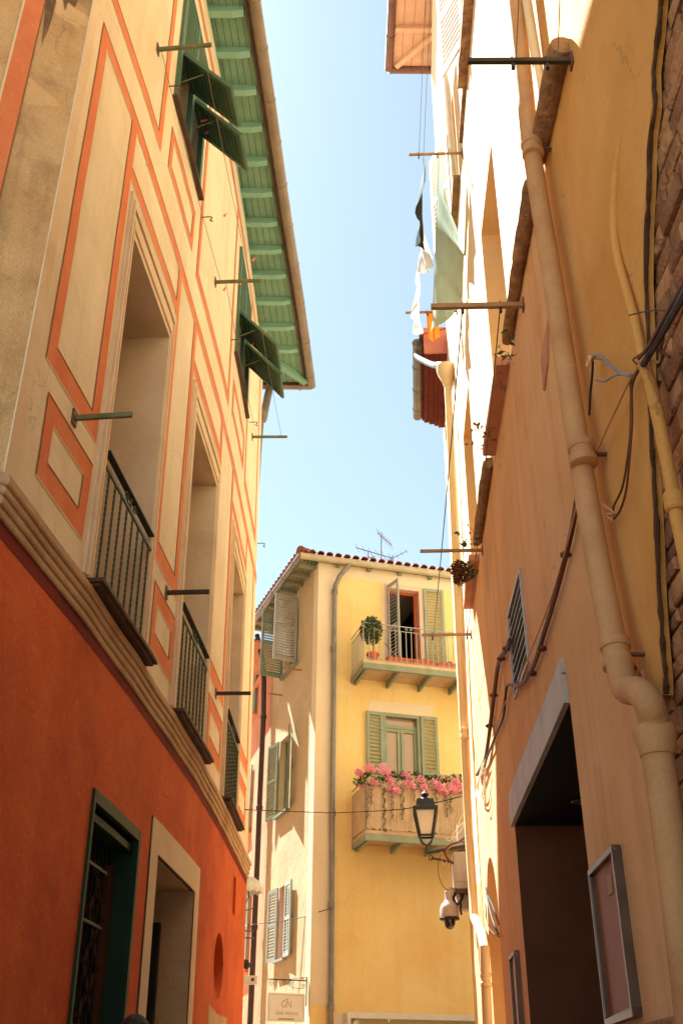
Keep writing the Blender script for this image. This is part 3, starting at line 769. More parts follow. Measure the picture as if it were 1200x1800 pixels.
tips = [(425, 25), (436, 97), (449, 163), (460, 228), (470, 288), (478, 343), (486, 395), (493, 443), (499, 487), (506, 533), (512, 578), (517, 618)]
ry = []
for px, py in tips: ry.append(atz(px, py, 13.02).y)
stp = ry[1] - ry[0]
ry = [ry[0] - stp * k_ for k_ in range(6, 0, -1)] + ry
for i, y in enumerate(ry):
    w = MB(); xo = gx(y) - 0.19
    y2 = y + 0.02
    w.add([(-2.0, y - 0.045, 13.12), (xo, y - 0.045, 13.12), (xo, y + 0.045, 13.12), (-2.0, y + 0.045, 13.12),
           (-2.0, y - 0.045, 13.01), (xo - 0.14, y - 0.045, 13.01), (xo - 0.14, y + 0.045, 13.01), (-2.0, y + 0.045, 13.01),
           (xo, y - 0.045, 13.04), (xo, y + 0.045, 13.04)],
          [(0, 3, 2, 1), (4, 5, 6, 7), (0, 1, 8, 5, 4), (3, 7, 6, 9, 2), (5, 8, 9, 6), (1, 2, 9, 8)])
    w.build('rafter', M['rafter'], rf)
w = MB(); w.beam((-1.5, yend - 1.05, 13.06), (gs[-1].x - 0.14, yend - 0.14, 13.06), 0.10, 0.11); w.build('rafter', M['rafter'], rf)
w = MB(); gp = [(p.x - 0.04, p.y, 13.10) for p in gs]
w.tube(gp + [(gs[-1].x - 0.04, yend + 0.02, 13.10)], 0.078, 14)
w.tube([(gs[-1].x - 0.04, yend + 0.02, 13.10), (-2.6, yend + 0.02, 13.10)], 0.075, 14)
L_ = 0
for i in range(1, len(gp)):
    a, b = Vector(gp[i - 1]), Vector(gp[i]); L_ += (b - a).length
    if L_ > 0.62:
        L_ = 0; t = (b - a).normalized(); w.tube([b - t * 0.012, b + t * 0.012], 0.084, 14)
for xx in (-0.8, -1.4): w.tube([(xx, yend + 0.02, 13.10), (xx + 0.03, yend + 0.02, 13.10)], 0.094, 14)
w.build('gutter', M['copper'], rf, smooth=True)
w = MB(); q0 = aty(478, 684, yend + 0.02); q1 = aty(462, 745, yw + 0.12)
w.tube(smoothpath([(q0.x - 0.02, yend + 0.02, 13.02), (q0.x - 0.05, yend - 0.05, 12.9), (q1.x, yw + 0.12, q1.z + 0.1), (q1.x - 0.06, yw + 0.1, q1.z - 0.4), (q1.x - 0.1, yw + 0.1, 4)], 5), 0.07, 10)
w.build('downpipe', M['copper'], LH, smooth=True)
# ================================================================== RIGHT HOUSES
RH = thing('pink_plaster_house', 'tall salmon pink house with a dark ground floor entrance, right of the alley', 'building', (3.5, 9.0, GZ))
ER = 12.30 + (14.25 - 12.6) / 1.0 * 1.0
ER = WR.S[8]                         # far corner of the tall house
s_b = 3.02; s_l = 2.42                           # boundary between the near ochre house and the pink one
ZR = 21.1
def slot_(a, b, c, d): return rc(a, b, c, d)
RW = [(5.02, 6.30, 7.46, 10.12), (8.80, 10.10, 7.50, 9.95), (4.7, 5.8, 12.95, 15.2), (8.0, 8.9, 12.95, 15.0)]
w = MB()
w.holed(rc(s_b, ER, 7.40, ZR), [rc(*o) for o in RW])
w.build('upper_wall', M['cream'], RH, WR, norm=False)
VENT = WR.quad([(915, 1005), (894, 1085), (906, 1222), (932, 1165)])
DO = WR.uv(1000, 1250)[0], WR.uv(905, 1445)[0]
DR_ = (4.18, 7.48, GZ - 0.2, 3.83)
arch = []
for k in range(13):
    a = math.pi * k / 12; arch.append((10.42 + 0.78 * math.cos(a), 3.42 + 0.72 * math.sin(a)))
arch_hole = [(9.64, GZ - 0.2)] + [(11.2, GZ - 0.2)] + arch
lo = [(s_l, GZ - 0.2), (DR_[0], GZ - 0.2), (DR_[0], DR_[3]), (DR_[1], DR_[3]), (DR_[1], GZ - 0.2), (9.64, GZ - 0.2)] + arch[::-1] + [(11.2, GZ - 0.2), (ER, GZ - 0.2), (ER, 7.40), (s_b, 7.40), (s_b, 3.60), (s_b - .12, 3.50), (s_l + .12, 3.30), (s_l, 3.12)]
ve = [(5.68, 4.72), (6.66, 4.76), (6.66, 5.55), (5.68, 5.55)]
w = MB(); w.holed(lo, [ve]); w.build('lower_wall', M['pink'], RH, WR, norm=False)
# body
w = MB(); p = WR.P(ER, 0, 0); q = WR.P(s_b, 0, 0)
w.add([(p.x, p.y, GZ - 0.2), (9, p.y + 0.4, GZ - 0.2), (9, p.y + 0.4, ZR), (p.x, p.y, ZR), (9, q.y, GZ - 0.2), (9, q.y, ZR)], [(0, 1, 2, 3), (1, 4, 5, 2)])
w.build('side_wall', M['cream'], RH, norm=False)
# tall house roof with timber eaves
E0 = atz(683, 122, 21.2); EX = E0.x; EY = E0.y
w = MB()
for j in range(9):
    xa = EX + 0.06 + (2.9 - EX) * j / 9; xb = EX + 0.06 + (2.9 - EX) * (j + 1) / 9 - 0.01
    w.add([(xa, 2, 21.2), (xb, 2, 21.2), (xb, EY - 0.06, 21.2), (xa, EY - 0.06, 21.2)], [(0, 1, 2, 3)], 0)
w.add([(EX + 0.05, 2, 21.21), (9, 2, 21.21), (9, EY - 0.05, 21.21), (EX + 0.05, EY - 0.05, 21.21)], [(0, 1, 2, 3)], 1)
w.add([(EX + 0.05, 2, 21.35), (9.5, 2, 23), (9.5, EY - 0.05, 23), (EX + 0.05, EY - 0.05, 21.35)], [(0, 1, 2, 3)], 2)
rr = w.build('roof', [M['soffit_tan'], M['wood'], M['tile']], RH, norm=False)
y = EY - 1.0
for k in range(9):
    w = MB(); w.box(EX + 0.1, 2.9, y - 0.05, y + 0.05, 21.10, 21.2); w.build('rafter', M['soffit_tan'], rr); y -= 1.0
w = MB(); w.beam((EX + 0.15, EY - 0.12, 21.14), (EX + 1.15, EY - 1.1, 21.14), 0.10, 0.11); w.build('rafter', M['soffit_tan'], rr)
w = MB(); w.tube([(EX, 2, 21.2), (EX, EY, 21.2)], 0.09, 12); w.tube([(EX, EY, 21.2), (6, EY, 21.2)], 0.09, 12)
k = 2.6
while k < EY: w.tube([(EX, k, 21.2), (EX, k + 0.03, 21.2)], 0.10, 12); k += 0.9
w.build('gutter', M['rust'], rr, smooth=True)
# recessed windows
def deep_window(s0, s1, z0, z1, dep=0.5, shut=False):
    w = MB(); w.add([(x, d, z) for d in (0, -dep) for x, z in rc(s0, s1, z0, z1)], [(0, 4, 5, 1), (1, 5, 6, 2), (2, 6, 7, 3), (3, 7, 4, 0)])
    root = w.build('window', M['amber'], RH, WR, norm=False)
    c = (s0 + s1) / 2
    w = MB(); w.box(s0, s0 + 0.06, -dep - 0.04, -dep + 0.02, z0, z1); w.box(s1 - 0.06, s1, -dep - 0.04, -dep + 0.02, z0, z1); w.box(c - 0.04, c + 0.04, -dep - 0.04, -dep + 0.02, z0, z1)
    w.box(s0, s1, -dep - 0.035, -dep + 0.015, z1 - 0.07, z1); w.box(s0, s1, -dep - 0.035, -dep + 0.015, z0, z0 + 0.08)
    w.build('window_frame', M['wood'], root, WR)
    w = MB(); w.box(s0, s1, -dep - 0.03, -dep - 0.01, z0, z1); w.build('pane', M['pane'], root, WR)
    return root
wins = [deep_window(*o) for o in RW]
def s_at_y(y):
    s = 0.0
    while WR.P(s, 0, 0).y < y: s += 0.02
    return s
sl = [(s_at_y(atz(898, 640, 7.37).y), s_at_y(atz(867, 800, 7.37).y)), (s_at_y(atz(838, 985, 7.37).y), s_at_y(atz(827, 1070, 7.37).y))]
for wn_, (a, b) in zip(wins[:2], sl):
    w = MB(); w.box(a, b, -0.02, 0.125, 7.37, 7.465); w.build('sill', M['sill_pink'], wn_, WR, bevel=0.008)
for k, (wn_, o) in enumerate(zip(wins[2:], RW[2:])):
    w = MB()
    if k == 0: w.box(4.0, 6.42, -0.02, 0.12, 12.82, 12.93); w.box(6.42, 7.3, -0.02, 0.05, 12.86, 12.92)
    else: w.box(7.9, 9.05, -0.02, 0.10, 12.84, 12.93)
    w.build('sill', M['rough_stone'], wn_, WR, bevel=0.006)
    leaf_at('shutter', M['white'], wn_, WR, o[0], o[2], 0.55, o[3] - o[2], 168, 0.05, n=22, hinge=1)
    leaf_at('shutter', M['white'], wn_, WR, o[1], o[2], 0.60, o[3] - o[2], 155, 0.05, n=22, hinge=-1)
# rough stone string course in pieces
def course(parent, a, b, r0, r1, z=7.42, seed=0, lumps=1.0):
    n = max(6, int((b - a) / 0.07)); pts = [(a + (b - a) * i / n, 0.05 + 0.003 * math.sin(i * .7 + seed), z + 0.004 * math.sin(i * 0.9 + seed)) for i in range(n + 1)]
    rs = [r0 + (r1 - r0) * i / n for i in range(n + 1)]
    rs = [r * (1 + lumps * 0.03 * math.sin(i * 0.7 + seed * 3) + lumps * 0.02 * math.sin(i * 1.9 + seed)) for i, r in enumerate(rs)]; rs[0] *= .86; rs[-1] *= .8
    w = MB(); w.tube(pts, rs, 14); return w.build('stone_ledge', M['rough_stone'], parent, WR, jit=0.008, smooth=True)
course(RH, 3.16, 3.98, 0.070, 0.062, seed=1)
course(RH, 4.0, 4.96, 0.056, 0.050, 7.44, seed=2)
course(RH, 6.9, 8.62, 0.062, 0.058, 7.42, seed=3)
# pale strip standing in for the sunlit top edge of the ledges
w = MB(); w.box(4.0, 4.97, 0, 0.06, 7.505, 7.515); w.box(6.9, 8.62, 0, 0.07, 7.49, 7.5); w.build('ledge_lit_edge', M['amber'], RH, WR)
# damaged plaster blister
q = [WR.uv(*p) for p in ((966, 556), (957, 610), (953, 632), (958, 688), (964, 640))]
w = MB(); w.prism(q, -0.01, 0.018); w.build('plaster_scar', M['sill_pink'], RH, WR, bevel=0.006)
# vent grille
w = MB(); s0, s1, z0, z1 = 5.68, 6.66, 4.74, 5.55
w.add([(x, d, z) for d in (0, -0.3) for x, z in ve], [(0, 4, 5, 1), (1, 5, 6, 2), (2, 6, 7, 3), (3, 7, 4, 0), (4, 7, 6, 5)])
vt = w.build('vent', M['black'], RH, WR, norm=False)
w = MB()
for i in range(4):
    a, b = ve[i], ve[(i + 1) % 4]; w.beam((a[0], 0.008, a[1]), (b[0], 0.008, b[1]), 0.028, 0.022, up=(0, 1, 0))
for i in range(1, 9):
    z = z0 + (z1 - z0) * i / 9; w.beam((s0, 0.004, z), (s1, 0.004, z), 0.012, 0.016, up=(0, 1, 0))
w.build('vent_grille', M['vent_blue'], vt, WR)
# entrance
s0, s1, z0, z1 = DR_; dep = 1.5
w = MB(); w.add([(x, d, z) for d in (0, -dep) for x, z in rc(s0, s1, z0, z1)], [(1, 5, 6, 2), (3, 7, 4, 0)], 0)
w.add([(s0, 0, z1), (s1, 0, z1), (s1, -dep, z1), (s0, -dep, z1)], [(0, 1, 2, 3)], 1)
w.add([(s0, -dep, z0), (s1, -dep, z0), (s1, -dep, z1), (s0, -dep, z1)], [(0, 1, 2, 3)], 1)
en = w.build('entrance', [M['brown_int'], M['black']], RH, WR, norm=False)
w = MB(); w.box(s1 - 0.9, s1 - 0.84, -1.45, -1.38, z0, z1 - 0.3); w.box(s0 + 0.2, s0 + 0.27, -1.45, -1.38, z0, z1 - 0.3); w.box(s0 + 0.2, s1 - 0.84, -1.45, -1.38, z1 - 0.36, z1 - 0.28)
w.build('door_frame', M['rail_dark'], en, WR)
w = MB(); w.box(s0 + 0.27, s1 - 0.9, -1.43, -1.40, z0, z1 - 0.36); w.build('door_pane', M['pane'], en, WR)
for s_, d_ in ((5.3, -0.45), (6.6, -0.45)):
    w = MB(); w.lathe((s_, d_, z1 - 0.02), [(0.07, 0), (0.075, 0.008), (0.06, 0.019)], 16); w.build('downlight', M['steel'], en, WR)
w = MB(); w.box(s0 + 0.02, s1 + 0.06, -0.25, 0.035, z1 + 0.004, z1 + 0.20); w.box(s0 + 0.02, s1 + 0.06, -0.1, 0.028, z1 + 0.21, z1 + 0.31)
w.build('lintel', M['marble'], en, WR, bevel=0.004)
# arched recess
w = MB(); n = len(arch_hole); dep = 0.4
w.add([(s, 0, z) for s, z in arch_hole] + [(s, -dep, z) for s, z in arch_hole], [(i, (i + 1) % n, (i + 1) % n + n, i + n) for i in range(n)] + [list(range(n, 2 * n))])
ar = w.build('arched_recess', M['amber'], RH, WR, norm=False)
# near ochre house
OH = thing('ochre_house', 'near house on the right with ochre plaster broken away from old brickwork', 'building', (3.5, 0.5, GZ))
edge = [(1163, -60), (1155, 0), (1150, 60), (1142, 130), (1144, 190), (1136, 250), (1134, 330), (1130, 410), (1129, 500), (1133, 600), (1134, 680), (1138, 760), (1141, 830), (1146, 900), (1149, 980), (1152, 1060), (1157, 1130), (1162, 1190), (1163, 1222)]
e1 = WR.quad(edge)
e1 = [(0.2, 9.0), (0.55, 7.0)] + e1
tip = WR.uv(1161, 1228)
seam = WR.quad([(1148, 1216), (1128, 1190), (1112, 1160)])
poly = [(s_b, ZR), (0.2, ZR)] + e1 + seam + [(s_b, 3.62)]
w = MB(); w.holed(poly, [], 0.0)
m_ = len(poly)
w.add([(s, 0, z) for s, z in poly[1:-1]] + [(s, -0.05, z) for s, z in poly[1:-1]], [(i, i + 1, i + 1 + m_ - 2, i + m_ - 2) for i in range(m_ - 3)])
w.build('plaster_wall', M['ochre'], OH, WR, norm=False)
# ragged dark edge of the broken plaster
ed = [(s - 0.012, -0.012, z) for s, z in e1] 
w = MB(); pp = smoothpath(ed, 4); pp = [p + Vector((rnd.uniform(-.012, .004), 0, 0)) for p in pp]
w.tube(pp, [0.011 + rnd.uniform(-.003, .004) for _ in pp], 6); w.build('plaster_edge', M['render'], OH, WR, jit=0.004)
sm = [(s_b + 0.0 + rnd.uniform(-.012, .012), -0.006, z) for z in [3.65 + 0.06 * i for i in range(62)]]
w = MB(); w.tube(sm, [0.020 + rnd.uniform(-.008, .014) for _ in sm], 6); w.build('wall_joint', M['render'], OH, WR, jit=0.012)
# brickwork: individual rounded stones in one wall
w = MB(); z = GZ - 0.2; tones = []
row = 0
while z < 13.0:
    h = rnd.choice((0.095, 0.11, 0.125, 0.075))
    s = -1.2 + rnd.uniform(-0.1, 0.1) 
    smax = 3.3 if z < 3.7 else 3.0
    while s < smax:
        L0 = rnd.uniform(0.18, 0.34) if rnd.random() < .72 else rnd.uniform(0.08, 0.13)
        g_ = 0.012
        dz = rnd.uniform(-.006, .006); do = rnd.uniform(-0.068, -0.045)
        a, b, c, d = s + g_, s + L0 - g_ * 0.3, z + dz, z + h - g_ + dz
        bv = min(0.014, (b - a) * .3, (d - c) * .3)
        j = lambda k_: rnd.uniform(-k_, k_)
        v = [(a + j(.004), -0.14, c + j(.004)), (b + j(.004), -0.14, c + j(.004)), (b + j(.004), -0.14, d + j(.004)), (a + j(.004), -0.14, d + j(.004)),
             (a, do - bv * .7, c), (b, do - bv * .7, c), (b, do - bv * .7, d), (a, do - bv * .7, d),
             (a + bv + j(.003), do + j(.006), c + bv), (b - bv + j(.003), do + j(.006), c + bv), (b - bv, do + j(.006), d - bv + j(.003)), (a + bv, do + j(.006), d - bv + j(.003))]
        w.add(v, [(0, 1, 5, 4), (1, 2, 6, 5), (2, 3, 7, 6), (3, 0, 4, 7), (4, 5, 9, 8), (5, 6, 10, 9), (6, 7, 11, 10), (7, 4, 8, 11), (8, 9, 10, 11)])
        s += L0
    z += h
nbrick = len(w.f)
w.add([(-5, -0.10, GZ - 0.2), (3.4, -0.10, GZ - 0.2), (3.4, -0.10, 3.7), (s_b, -0.10, 3.7), (s_b, -0.10, 13), (-5, -0.10, 13)], [(0, 1, 2, 3, 4, 5)], 1)
br = w.build('brick_wall', [M['brick'], M['render']], OH, WR, smooth=True)
at = br.data.attributes.new('tone', 'FLOAT', 'FACE')
vals = []
for p in br.data.polygons:
    q = (math.floor(p.center.y / 0.16) * 12.9898 + math.floor(p.center.z / 0.075) * 78.233); vals.append((math.sin(q) * 43758.5453) % 1.0)
at.data.foreach_set('value', vals)
w = MB()
w.add([(1.42, -3.0, GZ - 0.2), (9, -3.0, GZ - 0.2), (9, -3.0, 13), (1.42, -3.0, 13), (1.5, 5.0, GZ), (9, 5.0, GZ), (9, 5.0, ZR), (1.5, 5.0, ZR)], [(0, 1, 2, 3), (4, 5, 6, 7)])
w.add([(1.42, -3.0, 13), (9, -3.0, 13), (9, 5, 13), (1.5, 5, 13)], [(0, 1, 2, 3)])
w.build('rear_wall', M['ochre'], OH, norm=False)
# neighbouring house beyond
NH = thing('cream_corner_house', 'narrow cream house with red eaves beyond the pink house, carrying the lantern', 'building', (3.5, 15.8, GZ))
SEN = WR.S[9]
w = MB(); w.holed(rc(ER, SEN, GZ - 0.2, 13.7), []); 
w.build('wall', M['cream'], NH, WR, norm=False)
w = MB(); p = WR.P(SEN, 0, 0); w.add([(p.x, p.y, GZ - 0.2), (9, p.y + 0.3, GZ - 0.2), (9, p.y + 0.3, 13.7), (p.x, p.y, 13.7)], [(0, 1, 2, 3)])
w.build('side_wall', M['cream'], NH, norm=False)
lowp = WR.P(ER + .002, 0, 0)
w = MB(); w.add([(ER + 0.002, 0.006, GZ - 0.2), (SEN, 0.006, GZ - 0.2), (SEN, 0.006, 4.6), (ER + 0.002, 0.006, 4.2)], [(0, 1, 2, 3)]); w.build('painted_base', M['pink'], NH, WR, norm=False)
w = MB(); y0, y1 = 14.45, 17.35
for k, (o, za, zb, mi) in enumerate(((0.12, 13.42, 13.5, 0), (0.20, 13.5, 13.58, 0), (0.30, 13.58, 13.66, 0), (0.40, 13.66, 13.75, 0))):
    w.box(ER + 0.15, SEN - 0.55 + k * .05, -0.1, o, za, zb, 0)
w.box(ER + 0.12, ER + 0.15, -0.1, 0.42, 13.40, 14.0, 1)
w.box(ER + 0.15, SEN - 0.35, -4, 0.44, 13.75, 13.83, 0)
w.add([(ER + 0.1, 0.5, 13.83), (SEN - 0.35, 0.5, 13.83), (SEN - 0.35, -5, 15.3), (ER + 0.1, -5, 15.3)], [(0, 1, 2, 3)], 2)
nr = w.build('roof', [M['tin_red'], M['tin_pink'], M['tile']], NH, WR)
w = MB()
w.tube([(ER + 0.28, 0.53, 13.78), (SEN - 0.45, 0.53, 13.78)], 0.095, 14)
for s in (ER + 0.28, ER + 0.95, ER + 1.65, ER + 2.3): w.tube([(s, 0.53, 13.78), (s + 0.025, 0.53, 13.78)], 0.104, 14)
w.build('gutter', M['zinc'], nr, WR, smooth=True)
# ------------------------------------------------------------------ drainpipes
def collar(w, c, ax, r, n=16):
    w.lathe(c, [(r, -0.075), (r * 1.18, -0.07), (r * 1.22, -0.05), (r * 1.18, -0.03), (r * 1.04, -0.025), (r * 1.04, 0.025), (r * 1.18, 0.03), (r * 1.22, 0.05), (r * 1.18, 0.07), (r, 0.075)], n, ax=ax)
PT = thing('drainpipe', 'thick salmon painted drainpipe with an elbow, running down the pink house beside the ochre wall', 'drainpipe', tuple(WR.P(3.0, 0.1, GZ)))
PO = 0.13; PR = 0.062
pp = wallpath(WR, [(898, -60), (905, 0), (917, 110), (930, 240), (950, 370), (972, 500), (993, 640), (1012, 760), (1026, 850), (1045, 960), (1064, 1060), (1078, 1130), (1086, 1162)], PO)
top = [WR.P(WR.uv(898, -60, PO)[0], PO, z) for z in (19, 14)]
w = MB(); w.tube(top + pp, PR, 16); w.build('upper_pipe', M['pipe'], PT, smooth=True)
for q in ((935, 262), (1023, 798), (1083, 1150)):
    c = wallpath(WR, [q], PO)[0]; w = MB(); collar(w, c, (pp[-1] - pp[4]).normalized(), PR); w.build('collar', M['pipe'], PT, smooth=True)
    w = MB(); w.beam(c + Vector((0.05, 0, 0)), c + Vector((0.14, 0, 0)), .03, .012); w.build('pipe_bracket', M['rust'], PT)
el = wallpath(WR, [(1086, 1158), (1092, 1190), (1100, 1212), (1120, 1215), (1138, 1232), (1147, 1262), (1152, 1300)], [PO, PO + .01, PO + .02, PO + .04, PO + .05, PO + .03, PO + .02])
w = MB(); w.tube(smoothpath(el, 5), PR, 16); w.build('elbow', M['pipe'], PT, smooth=True)
lo_ = wallpath(WR, [(1150, 1290), (1158, 1350), (1172, 1440), (1188, 1560), (1203, 1680), (1218, 1800)], PO + 0.02)
w = MB(); w.tube(lo_ + [Vector((lo_[-1].x, lo_[-1].y - 0.03, GZ))], PR * 1.04, 16); w.build('lower_pipe', M['pipe'], PT, smooth=True)
w = MB(); w.lathe(lo_[0], [(PR * 1.1, 0.03), (PR * 1.4, 0.025), (PR * 1.45, 0), (PR * 1.35, -0.03), (PR * 1.12, -0.09)], 18, ax=(0, 0, 1)); w.build('socket', M['pipe'], PT, smooth=True)
pp = wallpath(WR, [(918, -60), (925, 0), (938, 80), (952, 165), (958, 205)], 0.06)
w = MB(); w.tube([WR.P(WR.uv(918, -60, .09)[0], .09, 19)] + pp, 0.036, 12)
o = w.build('drainpipe', M['pipe_cream'], loc=tuple(WR.P(2.8, 0.1, 7.4)), smooth=True, label='thin cream pipe ending behind the rough stone ledge beside the top of the thick pipe', cat='drainpipe')
course(OH, 2.02, 2.95, 0.088, 0.074, 7.40, seed=5)
# pipe of the corner house with its hopper
PT = thing('drainpipe', 'cream downpipe with a funnel hopper under the red eaves of the far corner house', 'drainpipe', tuple(WR.P(ER + 0.6, 0.1, GZ)))
po = 0.11
pp = wallpath(WR, [(786, 672), (790, 740), (794, 830), (799, 950), (805, 1080), (811, 1200), (818, 1350), (824, 1470), (830, 1560), (833, 1612), (846, 1640), (851, 1665), (853, 1730), (856, 1800)], po)
w = MB(); w.tube(pp + [Vector((pp[-1].x, pp[-1].y, GZ))], 0.058, 14); w.build('pipe', M['pipe_cream'], PT, smooth=True)
hp = pp[0]
w = MB(); w.lathe(hp, [(0.06, -0.1), (0.09, 0.02), (0.15, 0.16), (0.17, 0.26), (0.17, 0.30), (0.15, 0.30)], 20); w.build('hopper', M['pipe_cream'], PT, smooth=True)
w = MB(); g0 = WR.P(ER + 0.42, 0.53, 13.70)
w.tube(smoothpath([g0, g0 + Vector((0.0, 0.0, -0.14)), (g0 + hp) / 2 + Vector((0.02, 0, 0.02)), hp + Vector((-0.08, -0.02, 0.34)), hp + Vector((-0.02, 0, 0.24))], 5), 0.055, 12); w.build('swan_neck', M['zinc'], PT, smooth=True)
for q in ((790, 750), (816, 1290), (853, 1722)):
    c = wallpath(WR, [q], po)[0]; w = MB(); collar(w, c, (0, 0, 1), 0.055); w.build('collar', M['pipe_cream'], PT, smooth=True)
pp = wallpath(WR, [(797, 790), (806, 960), (813, 1080), (820, 1250), (826, 1380)], 0.05)
w = MB(); w.tube(pp, 0.02, 8); w.build('conduit', M['pipe_cream'], loc=tuple(pp[-1]), smooth=True, label='slim cream conduit running beside the funnel topped downpipe on the far corner house', cat='pipe')
# plaster covered conduit on the ochre wall
cp = wallpath(WR, [(1093, 222), (1087, 260), (1081, 320), (1078, 390), (1084, 450), (1100, 510), (1116, 570), (1128, 632)], [0.0, 0.0, 0.005, 0.01, 0.02, 0.03, 0.035, 0.045])
PT = thing('conduit_pipe', 'ochre painted conduit curving out of the ochre plaster and down over the old bricks', 'pipe', tuple(cp[-1]))
sp = smoothpath(cp, 4); n = len(sp)
w = MB(); w.tube(sp, [0.005 + 0.018 * min(1, i / 8) for i in range(n)], 12); w.build('buried_pipe', M['ochre'], PT, smooth=True)
cp = wallpath(WR, [(1128, 628), (1143, 680), (1157, 740), (1170, 805), (1184, 880)], [0.05, 0.04, 0.03, 0.02, 0.02])
w = MB(); w.tube(smoothpath(cp, 4), 0.029, 12); w.build('lower_pipe', M['ochre'], PT, smooth=True)
w = MB(); c = cp[-1]; w.lathe(c, [(0.036, -0.05), (0.045, -0.04), (0.045, 0.03), (0.036, 0.04)], 14); w.build('collar', M['ochre'], PT, smooth=True)
cp = wallpath(WR, [(1184, 885), (1200, 960), (1216, 1040)], 0.02); w = MB(); w.tube(cp, 0.030, 12); w.build('end_pipe', M['ochre'], PT, smooth=True)
# ------------------------------------------------------------------ cables
def cable(name, mat_, wall, pxs, off, r, label, grp=None, n=5, cat='cable', knots=()):
    pts = smoothpath(wallpath(wall, pxs, off), n)
    w = MB(); w.tube(pts, r, 7)
    for q in knots:
        c = wallpath(wall, [q], off if not isinstance(off, list) else off[0])[0]; w.lathe(c, [(r, -0.02), (r * 1.9, -0.008), (r * 1.9, 0.008), (r, 0.02)], 8)
    return w.build(name, mat_, loc=tuple(pts[-1]), smooth=True, label=label, cat=cat, group=grp)
cable('cable', M['cable_black'], WR, [(1215, 492), (1195, 528), (1170, 572), (1148, 610), (1130, 640)], [0.3, 0.22, 0.15, 0.1, 0.07], 0.016, 'thick black cable crossing the old bricks at the right edge down to the ochre conduit')
cable('cable', M['cable_brown'], WR, [(1215, 470), (1192, 512), (1165, 560), (1140, 606), (1122, 630)], [0.32, 0.25, 0.18, 0.12, 0.09], 0.008, 'brown cable running just above the thick black one across the bricks')
cable('cable', M['cable_black'], WR, [(1105, 554), (1125, 549), (1150, 545), (1172, 548)], [0.1, 0.12, 0.14, 0.15], 0.0035, 'short thin black wire sticking out left of the bricks above the conduit joint')
cable('cable', M['cable_black'], WR, [(1118, 640), (1112, 632), (1120, 626), (1132, 618), (1137, 628), (1128, 640)], 0.1, 0.004, 'black tie wire wound round the joint of the ochre conduit')
cable('cable', M['cable_brown'], WR, [(1165, 592), (1160, 615), (1168, 622), (1176, 628)], 0.06, 0.008, 'brown cable end hanging on the bricks right of the conduit joint')
cable('cable', M['cable_tan'], WR, [(1140, 628), (1150, 634), (1158, 634), (1161, 600)], 0.05, 0.006, 'tan cable hook on the bricks just right of the conduit joint')
cable('cable', M['cable_blue'], WR, [(1040, 632), (1046, 624), (1056, 626), (1072, 642), (1090, 656), (1108, 660)], 0.10, 0.009, 'grey blue cable looping from the iron ring to the conduit joint')
cable('cable', M['cable_blue'], WR, [(1048, 668), (1062, 670), (1075, 662), (1092, 657), (1108, 659)], 0.09, 0.006, 'grey cable stub below the blue cable on the ochre wall')
cable('cable', M['cable_black'], WR, [(1041, 634), (1040, 660), (1037, 690), (1035, 730)], 0.06, 0.007, 'dark cable hanging from the iron ring beside the thick pipe')
cable('cable', M['cable_tan'], WR, [(1120, 646), (1105, 670), (1085, 712), (1065, 755), (1050, 788), (1044, 796)], 0.06, 0.0065, 'tan cable slanting from the conduit joint down to the thick pipe collar')
cable('cable', M['cable_brown'], WR, [(1118, 650), (1108, 668), (1108, 700), (1107, 760), (1100, 820), (1092, 860), (1078, 890), (1078, 905)], 0.05, 0.006, 'brown cable of the hanging loop on the ochre wall, the left one of the pair')
cable('cable', M['cable_brown'], WR, [(1121, 652), (1110, 680), (1110, 740), (1106, 800), (1100, 860), (1090, 895), (1078, 912)], 0.07, 0.006, 'brown cable of the hanging loop on the ochre wall, the right one of the pair')
cable('cable', M['cable_tan'], WR, [(1056, 884), (1066, 892), (1078, 902), (1064, 905), (1075, 914)], 0.06, 0.006, 'tan cable end twisted at the foot of the brown loop')
w = MB(); c = wallpath(WR, [(1034, 635)], 0.10)[0]; w.tube([c + Vector((0.0, 0.035 * math.cos(a), 0.018 * math.sin(a))) for a in [2 * math.pi * k / 14 for k in range(14)]], 0.009, 8, closed=True)
c2 = wallpath(WR, [(1056, 630)], 0.0)[0]; w.tube([c + Vector((0, -0.03, 0)), c2], 0.009, 8)
w.build('ring_hook', M['amber'], smooth=True, label='painted iron ring hook on the ochre wall beside the thick pipe', cat='hook')
cable('cable', M['cable_brown'], WR, [(1016, 800), (1016, 850), (1010, 900), (998, 960), (980, 1030), (966, 1080), (955, 1115), (943, 1155), (932, 1180), (918, 1200), (902, 1207)], 0.035, 0.018, 'thick brown cable bundle swinging below the thick pipe past the barred vent', knots=[(993, 975), (952, 1140), (935, 1184)])
cable('cable', M['cable_tan'], WR, [(1014, 880), (995, 960), (965, 1060), (930, 1150), (905, 1205), (885, 1240), (868, 1290)], 0.05, 0.0055, 'thin tan cable crossing the barred vent diagonally')
cable('cable', M['cable_black'], WR, [(903, 1206), (893, 1204), (888, 1220), (884, 1260), (872, 1290), (860, 1320), (852, 1345), (848, 1380)], 0.035, 0.012, 'dark cable hanging from the vent corner down the pink wall')
cable('cable', M['cable_brown'], WR, [(896, 1125), (889, 1142), (880, 1155), (874, 1175), (870, 1205), (864, 1250), (858, 1300), (852, 1335), (844, 1352), (838, 1362)], 0.04, 0.022, 'thick brown cable bundle left of the barred vent', knots=[(890, 1140), (880, 1158), (867, 1222), (859, 1276)])
cable('cable', M['cable_tan'], WR, [(876, 1160), (884, 1185), (887, 1205), (884, 1235), (874, 1270), (864, 1295)], 0.05, 0.005, 'tan cable weaving between the two bundles left of the vent')
